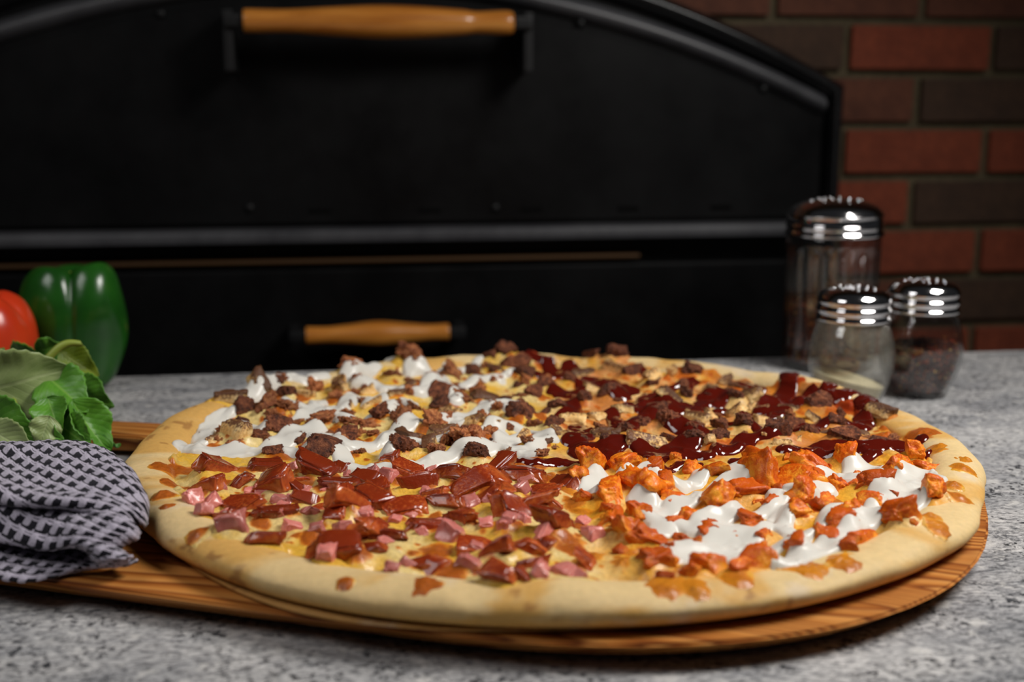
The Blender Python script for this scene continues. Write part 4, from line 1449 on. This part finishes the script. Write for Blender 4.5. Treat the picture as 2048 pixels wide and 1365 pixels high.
def flake_mesh(inn, fz, ztop, slope, az, count, seed, dust=0):
    r = np.random.default_rng(seed)
    pal = np.array([[0.26, 0.030, 0.008], [0.42, 0.075, 0.014], [0.10, 0.016, 0.008], [0.60, 0.20, 0.04], [0.75, 0.45, 0.11], [0.05, 0.018, 0.010]])
    pr = [0.3, 0.2, 0.22, 0.08, 0.08, 0.12]
    Vv, Ff, Cc = [], [], []
    for i in range(count):
        t_ = r.uniform(0, 2 * PI)
        zt = ztop + slope * math.cos(t_ - az) * 0.033
        if i < count * 0.75:
            z = r.uniform(fz + 0.001, zt)
            rad_ = float(inner_r(inn, max(z, inn[0][1]))) - r.uniform(0.0008, 0.0018)
            nrm = Vector((math.cos(t_), math.sin(t_), 0))
        else:
            kr = math.sqrt(r.uniform(0, 1)) * 0.95
            rad_ = float(inner_r(inn, zt)) * kr
            z = ztop + slope * math.cos(t_ - az) * 0.033 * kr + r.uniform(0, 0.002)
            nrm = Vector((0, 0, 1))
        c = Vector((rad_ * math.cos(t_), rad_ * math.sin(t_), z))
        nrm = (nrm + Vector(r.normal(0, 0.35, 3))).normalized()
        a = nrm.orthogonal().normalized()
        a.rotate(Matrix.Rotation(r.uniform(0, 2 * PI), 3, nrm))
        b = nrm.cross(a)
        s1, s2 = r.uniform(0.0008, 0.0022), r.uniform(0.0006, 0.0014)
        k = len(Vv)
        inw = -nrm * 0.0004
        Vv += [c + a * s1, c + b * s2 + inw * .4, c - a * s1, c - b * s2, c + inw * 1.5]
        Ff += [(k, k + 1, k + 4), (k + 1, k + 2, k + 4), (k + 2, k + 3, k + 4), (k + 3, k, k + 4), (k, k + 3, k + 2), (k, k + 2, k + 1)]
        Cc += [pal[r.choice(6, p=pr)]] * 5
    V_ = np.array([v[:] for v in Vv])
    R_ = np.hypot(V_[:, 0], V_[:, 1])
    mx = inner_r(inn, np.maximum(V_[:, 2], inn[0][1])) - 0.0003
    f_ = np.minimum(1, mx / np.maximum(R_, 1e-6))
    V_[:, :2] *= f_[:, None]
    V_[:, 2] = np.maximum(V_[:, 2], fz + 0.0003)
    return np_mesh('chili_flakes', V_, Ff, False, np.array(Cc))


small = [(0.0250, 0.0), (0.0275, 0.003), (0.0300, 0.010), (0.0358, 0.025), (0.0390, 0.042), (0.0384, 0.056), (0.0362, 0.067), (0.0332, 0.0755), (0.0312, 0.080), (0.0310, 0.086)]
s, inn, fz = shaker('cheese_shaker', 1697, 812, 1, small, 0.08, 0.0815, 0.0336, 0.1125, 'glass_dusty', 0, 'small barrel-shaped glass shaker half full of grated cheese, in front of tall shaker')
obj('grated_cheese', fill_mesh('grated_cheese', inn, fz, 0.0265, -0.24, 0.0, rough=0.003), M['parm'], s)
s, inn, fz = shaker('chili_shaker', 1835, 788, 1, small, 0.08, 0.0815, 0.0336, 0.1125, 'glass', 0, 'small barrel-shaped glass shaker of dark chili flakes, right of the cheese shaker')
obj('chili_bed', fill_mesh('chili_bed', inn, fz, 0.046, 0.12, 0.6, gap=0.0022, rough=0.004), M['flake_core'], s)
o = obj('chili_flakes', flake_mesh(inn, fz, 0.047, 0.12, 0.6, 1100, 5), M['flakes'], s)
o['kind'] = 'stuff'
big = [(0.0440, 0.0), (0.0470, 0.003), (0.0482, 0.010), (0.0484, 0.05), (0.0486, 0.10), (0.0488, 0.130), (0.0482, 0.138), (0.0470, 0.142), (0.0465, 0.148)]
s, inn, fz = shaker('tall_shaker', 1655, 733, 1, big, 0.142, 0.141, 0.0505, 0.180, 'glass', 10, 'tall fluted glass shaker with domed chrome lid, rearmost of the three', True)
inn = [(r - 0.0026, z) for r, z in inn]
obj('chili_bed', fill_mesh('chili_bed', inn, fz, 0.066, 0.1, 2.5, gap=0.0022, rough=0.004), M['flake_core'], s)
o = obj('chili_flakes', flake_mesh(inn, fz, 0.067, 0.1, 2.5, 1300, 8), M['flakes'], s)
o['kind'] = 'stuff'

# ------------------------------------------------------------------ vegetables
def pepper():
    n, m = 200, 120
    P = smooth_prof([(0.0, 0.012), (0.35, 0.006), (0.55, 0.0), (0.74, 0.006), (0.88, 0.024), (0.97, 0.052), (1.0, 0.075), (0.97, 0.096), (0.86, 0.113), (0.66, 0.122), (0.42, 0.119), (0.2, 0.108), (0.02, 0.100)], 10)
    t_ = np.linspace(0, 2 * PI, n, endpoint=False)
    lob = np.abs(np.sin((t_ + 1.62) * 2.0)) ** 0.55 if False else np.abs(np.sin((t_ - (-PI / 2 + 0.27)) * 1.5)) ** 0.5
    V = []
    for r, z in P:
        hi = sstep(0.07, 0.118, z)
        lo = sstep(0.05, 0.0, z)
        g = (1 - lob) * (0.16 + 0.14 * hi + 0.10 * lo)
        rr_ = 0.0505 * r * (1 - g)
        zz_ = z - 0.012 * hi * (1 - lob) * min(1, r * 1.5) + 0.004 * hi * np.sin(t_ * 1.0 + 2.6)
        V.append(np.stack([rr_ * np.cos(t_), rr_ * np.sin(t_) * 0.92, zz_ + 0 * rr_], -1))
    V = np.concatenate(V)
    V = V + (np.stack([vn3(V, 0.05, 0), vn3(V, 0.05, 1), vn3(V, 0.05, 2)], 1) - 0.5) * 0.007
    V[:, 2] -= V[:, 2].min()
    return np_mesh('skin', V, grid_faces(len(P), n, True))


pp = on_z(158, 772, 0)
pe = empty('green_bell_pepper', (pp[0], pp[1], 0), 0)
tag(pe, 'glossy dark green bell pepper standing upright behind the basil', 'pepper')
obj('skin', pepper(), M['pepper'], pe)
st = smooth_prof([(0.0004, 0.018), (0.005, 0.0175), (0.006, 0.012), (0.0062, 0.004), (0.010, 0.0), (0.012, -0.003)], 4)
obj('stem', lathe('stem', st[::-1], 16), M['stem'], pe, (-0.002, 0.004, 0.096), (0.2, 0.15, 0))


def tomato():
    n = 160
    P = smooth_prof([(0.0, 0.004), (0.3, 0.001), (0.55, 0.003), (0.82, 0.018), (0.98, 0.040), (1.0, 0.052), (0.94, 0.069), (0.78, 0.084), (0.5, 0.0925), (0.25, 0.091), (0.02, 0.085)], 10)
    t_ = np.linspace(0, 2 * PI, n, endpoint=False)
    lob = np.abs(np.sin(t_ * 2.5 + 0.25)) ** 0.7
    V = []
    for r, z in P:
        hi = sstep(0.05, 0.09, z)
        rr_ = 0.0495 * r * (1 - 0.10 * (1 - lob) * (0.35 + hi))
        V.append(np.stack([rr_ * np.cos(t_), rr_ * np.sin(t_), z - 0.006 * hi * (1 - lob) + 0 * rr_], -1))
    V = np.concatenate(V)
    V[:, 2] -= V[:, 2].min()
    return np_mesh('skin', V, grid_faces(len(P), n, True))


tp = on_y(-38, 690, 1.10)
to = empty('tomato', (tp[0], tp[1], 0.0165), 0)
tag(to, 'ripe red tomato resting on the towel, cut off by the left edge', 'tomato')
obj('skin', tomato(), M['tomato'], to)
for i in range(5):
    a = i * 2 * PI / 5
    bm = bmesh.new()
    vs = [bm.verts.new(p) for p in ((0, -0.003, 0), (0.012, -0.0035, 0.002), (0.022, 0, 0.006), (0.012, 0.0035, 0.002), (0, 0.003, 0), (0.012, 0, 0.0035))]
    for f in ((0, 1, 5), (1, 2, 5), (2, 3, 5), (3, 4, 5), (4, 0, 5)):
        bm.faces.new([vs[k] for k in f])
    obj('sepal', bm_mesh('sepal', bm), M['stem'], to, (0, 0, 0.0855), (0, 0, a))

# ------------------------------------------------------------------ towel
def towel():
    # section (y, z) from the rear spread to the tucked front; heights above the counter
    sec = np.array([(1.142, 0.006), (1.08, 0.010), (1.02, 0.0205), (0.95, 0.021), (0.90, 0.022), (0.85, 0.026), (0.80, 0.034), (0.765, 0.046), (0.735, 0.057), (0.705, 0.063), (0.680, 0.061), (0.664, 0.057), (0.655, 0.058), (0.646, 0.056),
                    (0.648, 0.054), (0.661, 0.051), (0.665, 0.049), (0.657, 0.047), (0.649, 0.0445), (0.641, 0.038), (0.638, 0.033), (0.645, 0.0305), (0.665, 0.0295), (0.685, 0.028), (0.690, 0.0255), (0.670, 0.024), (0.648, 0.0225), (0.635, 0.0212), (0.629, 0.0200), (0.626, 0.0187)])
    S = smooth_prof(sec, 12)
    ds = np.r_[0, np.cumsum(np.hypot(*np.diff(S, axis=0).T))]
    m = 330
    sv = np.linspace(0, ds[-1], m)
    Yv, Zv = np.interp(sv, ds, S[:, 0]), np.interp(sv, ds, S[:, 1])
    s_hem = sv[np.argmax((Yv < 0.664))]
    n = 230
    us = np.linspace(0, 1, n)
    XL = -0.56
    # right-hand limit of every row of the section
    xr = np.interp(-Yv, [-1.2, -1.1, -0.97, -0.90, -0.85, -0.80, -0.76, -0.70, -0.66, -0.63, -0.60], [-0.398, -0.390, -0.372, -0.322, -0.305, -0.285, -0.250, -0.216, -0.210, -0.222, -0.228])
    V = np.zeros((m, n, 3))
    UV = np.zeros((m, n, 2))
    for i in range(m):
        L = xr[i] - XL
        x = XL + us * L
        V[i, :, 0] = x
        dist = xr[i] - x
        nose = np.sqrt(np.clip(1 - np.clip(1 - dist / 0.032, 0, 1) ** 2, 0, 1))     # rounded right end
        front = sstep(0.92, 0.86, Yv[i])
        zb_ = 0.026 + 0.010 * sstep(0.67, 0.75, Yv[i])
        z = Zv[i] + 0 * x
        yv = Yv[i] + 0 * x
        if sv[i] > s_hem:                        # the tucks close up before the rounded right end
            kk = (sv[i] - s_hem) / (ds[-1] - s_hem)
            b_ = sstep(0.050, 0.010, dist)
            yv = yv + (0.668 - 0.036 * math.sin(PI * kk) - 0.018 * kk - yv) * b_
            z = z + (0.0585 - 0.0395 * kk - z) * b_
        zt = np.where(front > 0, zb_ + (z - zb_) * (1 - front + front * (0.50 + 0.50 * nose)), z)
        V[i, :, 1] = yv + front * (1 - nose) * (0.69 - yv) * 0.22
        V[i, :, 2] = zt
        UV[i, :, 0] = x * 1.06 + sv[i] * 0.35
        UV[i, :, 1] = sv[i] - x * 0.30 + 0.012 * np.sin(x * 22 + sv[i] * 9)
    # soft wrinkles, a gentle sideways sway of the folds
    xx, yy = V[..., 0], np.repeat(sv[:, None], n, 1)
    am = sstep(0.18, 0.30, yy)
    wr = (fbm(xx * 0.7, yy * 1.3, 0.05, 3, 3) - 0.5)
    V[..., 2] += am * wr * 0.020 * sstep(0.022, 0.045, V[..., 2])
    V[..., 1] += am * (fbm(xx, yy * 0.3, 0.09, 6, 2) - 0.5) * 0.03
    V[..., 1] += sstep(0.30, 0.42, yy) * (xx + 0.205) * -0.318
    V[..., 2] += (1 - am) * 0.004 * (fbm(xx, yy, 0.06, 5, 2))
    # waffle relief
    cell = 0.0104
    rel = (np.sin(UV[..., 0] / cell * 2 * PI) * np.sin(UV[..., 1] / (cell * .92) * 2 * PI))
    V[..., 2] += rel * 0.0006
    V[..., 2] = np.maximum(V[..., 2], 0.003)
    me = np_mesh('cloth', V.reshape(-1, 3), grid_faces(m, n), True, None, UV.reshape(-1, 2))
    return me


tw = empty('kitchen_towel', (-0.35, 0.8, 0.0), 0)
tag(tw, 'crumpled black and white woven kitchen towel beside the board', 'towel')
tc_o = obj('cloth', towel(), M['towel'], tw, (0.35, -0.8, 0))
sol = tc_o.modifiers.new('thickness', 'SOLIDIFY')
sol.thickness = 0.0018
sol.offset = 0

# ------------------------------------------------------------------ basil
basil = empty('basil_bunch', tuple(on_y(95, 905, 0.93)), 0)
tag(basil, 'fresh bunch of green basil leaves lying on the kitchen towel', 'basil')
BB = np.array(basil.location)


def leaf(base, tip, width, mat, roll=0.0, curl=0.25, fold=0.35, seed=0, sag=0.0, stalk=True):
    """base, tip: (px, py, depth). Blade built along base->tip with a creased midrib."""
    a, b = on_y(*base), on_y(*tip)
    ax = b - a
    L = float(np.linalg.norm(ax))
    ax = ax / L
    view = -(a + b) / 2 + np.array([0, 0, CAM_H])
    view /= np.linalg.norm(view)
    nrm = view - ax * (view @ ax)
    nrm /= np.linalg.norm(nrm)
    R = Matrix.Rotation(roll, 3, Vector(ax))
    nrm = np.array(R @ Vector(nrm))
    side = np.cross(nrm, ax)
    n, m = 30, 17
    r = np.random.default_rng(seed)
    V, UV = [], []
    o1, o2 = r.uniform(0, 9, 2)
    for i in range(n):
        t = i / (n - 1)
        w = width * (math.sin(PI * t ** 0.82) ** 0.85) * (1 - 0.35 * t ** 3) + 0.0006
        for j in range(m):
            s = 2 * j / (m - 1) - 1
            h = fold * w * abs(s) ** 1.3 * 0.5 + 0.006 * (float(vn(t * L + o1, s * w + o2, 0.024, seed % 7)) - 0.5) * (1.2 if abs(s) > 0.05 else 0.6)
            h += 0.0012 * math.sin(t * 17 + o1) * abs(s)
            h -= curl * L * (t - 0.35) ** 2 - curl * L * 0.1225 + curl * L * 0.10 * 0
            edge_ = 1 + 0.035 * math.sin(t * 60 + o2)
            p = a + ax * t * L + side * (s * w * 0.5 * edge_) + nrm * h + np.array([0, 0, -sag * L * t * t])
            zf = 0.0285 if (p[0] < -0.315 and p[1] < 1.03) else 0.0190
            p[2] = max(p[2], zf + 0.0012 * math.sin(9 * t + 5 * s + o1))
            V.append(p - BB)
            UV.append((0.5 + s * 0.5, t))
    me = np_mesh('leaf', V, grid_faces(n, m), True, None, UV)
    o = obj('leaf', me, M[mat], basil)
    md = o.modifiers.new('t', 'SOLIDIFY')
    md.thickness = 0.0005
    return o


def stalk(p0, p1, r0, r1, mat):
    a, b = on_y(*p0) - BB, on_y(*p1) - BB
    n, m = 14, 10
    V = []
    d = (b - a) / np.linalg.norm(b - a)
    e1_ = np.cross(d, [0, 0, 1.0])
    e1_ /= np.linalg.norm(e1_)
    e2_ = np.cross(d, e1_)
    for i in range(n):
        t = i / (n - 1)
        c = a + (b - a) * t + np.array([0, 0, 0.006 * math.sin(PI * t)])
        rr_ = r0 + (r1 - r0) * t
        for j in range(m):
            q = 2 * PI * j / m
            V.append(c + (e1_ * math.cos(q) + e2_ * math.sin(q)) * rr_)
    obj('stalk', np_mesh('stalk', V, grid_faces(n, m, True)), M[mat], basil)


LEAVES = [
    ((-70, 790, 0.90), (150, 737, 0.93), 0.060, 'leaf_pale', 0.25, 0.10, 0.25, 1, 0.0),
    ((92, 752, 0.93), (172, 822, 0.90), 0.042, 'leaf', 0.0, 0.30, 0.2, 2, 0.0),
    ((140, 770, 0.95), (224, 815, 0.94), 0.036, 'leaf', 0.3, 0.15, 0.3, 3, 0.0),
    ((118, 702, 0.98), (197, 752, 0.97), 0.030, 'leaf_yellow', 0.2, 0.15, 0.3, 4, 0.0),
    ((70, 700, 1.00), (128, 695, 1.00), 0.026, 'leaf', 0.5, 0.5, 0.3, 5, 0.0),
    ((142, 800, 0.90), (216, 908, 0.90), 0.034, 'leaf', -0.5, -0.22, 0.55, 6, 0.0),
    ((165, 880, 0.90), (242, 908, 0.91), 0.020, 'leaf_dark', 0.2, 0.15, 0.4, 7, 0.0),
    ((118, 850, 0.89), (180, 892, 0.88), 0.034, 'leaf', 0.1, 0.20, 0.3, 8, 0.0),
    ((95, 795, 0.90), (122, 868, 0.88), 0.028, 'leaf', 0.2, 0.2, 0.6, 9, 0.0),
    ((98, 832, 0.88), (76, 893, 0.87), 0.024, 'leaf_pale', -0.2, 0.15, 0.3, 10, 0.0),
    ((-30, 852, 0.86), (70, 912, 0.855), 0.030, 'leaf_pale', 0.25, 0.10, 0.2, 11, 0.0),
    ((-40, 832, 0.89), (78, 880, 0.87), 0.046, 'leaf', 0.2, 0.20, 0.35, 12, 0.0),
    ((85, 862, 0.885), (130, 880, 0.875), 0.020, 'leaf', 0.2, 0.2, 0.3, 13, 0.0),
    ((160, 838, 0.92), (186, 928, 0.90), 0.024, 'leaf', 0.5, 0.2, 0.5, 14, 0.0),
    ((60, 800, 0.95), (160, 850, 0.94), 0.060, 'leaf_dark', 0.2, 0.2, 0.2, 15, 0.0),
    ((-40, 800, 0.95), (100, 860, 0.93), 0.065, 'leaf_dark', 0.1, 0.1, 0.2, 16, 0.0),
    ((100, 740, 1.00), (190, 800, 0.97), 0.060, 'leaf_dark', 0.2, 0.2, 0.2, 17, 0.0),
    ((-60, 760, 0.99), (70, 790, 0.98), 0.065, 'leaf_dark', 0.1, 0.1, 0.2, 18, 0.0),
    ((130, 815, 0.905), (150, 880, 0.89), 0.022, 'leaf_dark', 0.6, 0.3, 0.5, 19, 0.0),
    ((128, 850, 0.93), (210, 890, 0.92), 0.040, 'leaf_dark', 0.1, 0.2, 0.3, 20, 0.0),
    ((20, 720, 1.02), (110, 735, 1.0), 0.045, 'leaf', 0.4, 0.2, 0.3, 21, 0.0),
]
for L in LEAVES:
    leaf(L[0], L[1], L[2], L[3], L[4], L[5], L[6], L[7], L[8])
stalk((92, 722, 0.95), (164, 688, 0.96), 0.0035, 0.0028, 'stem')
stalk((20, 790, 0.93), (40, 850, 0.89), 0.0022, 0.0016, 'stem')
stalk((60, 780, 0.93), (150, 800, 0.92), 0.0025, 0.0016, 'stem')
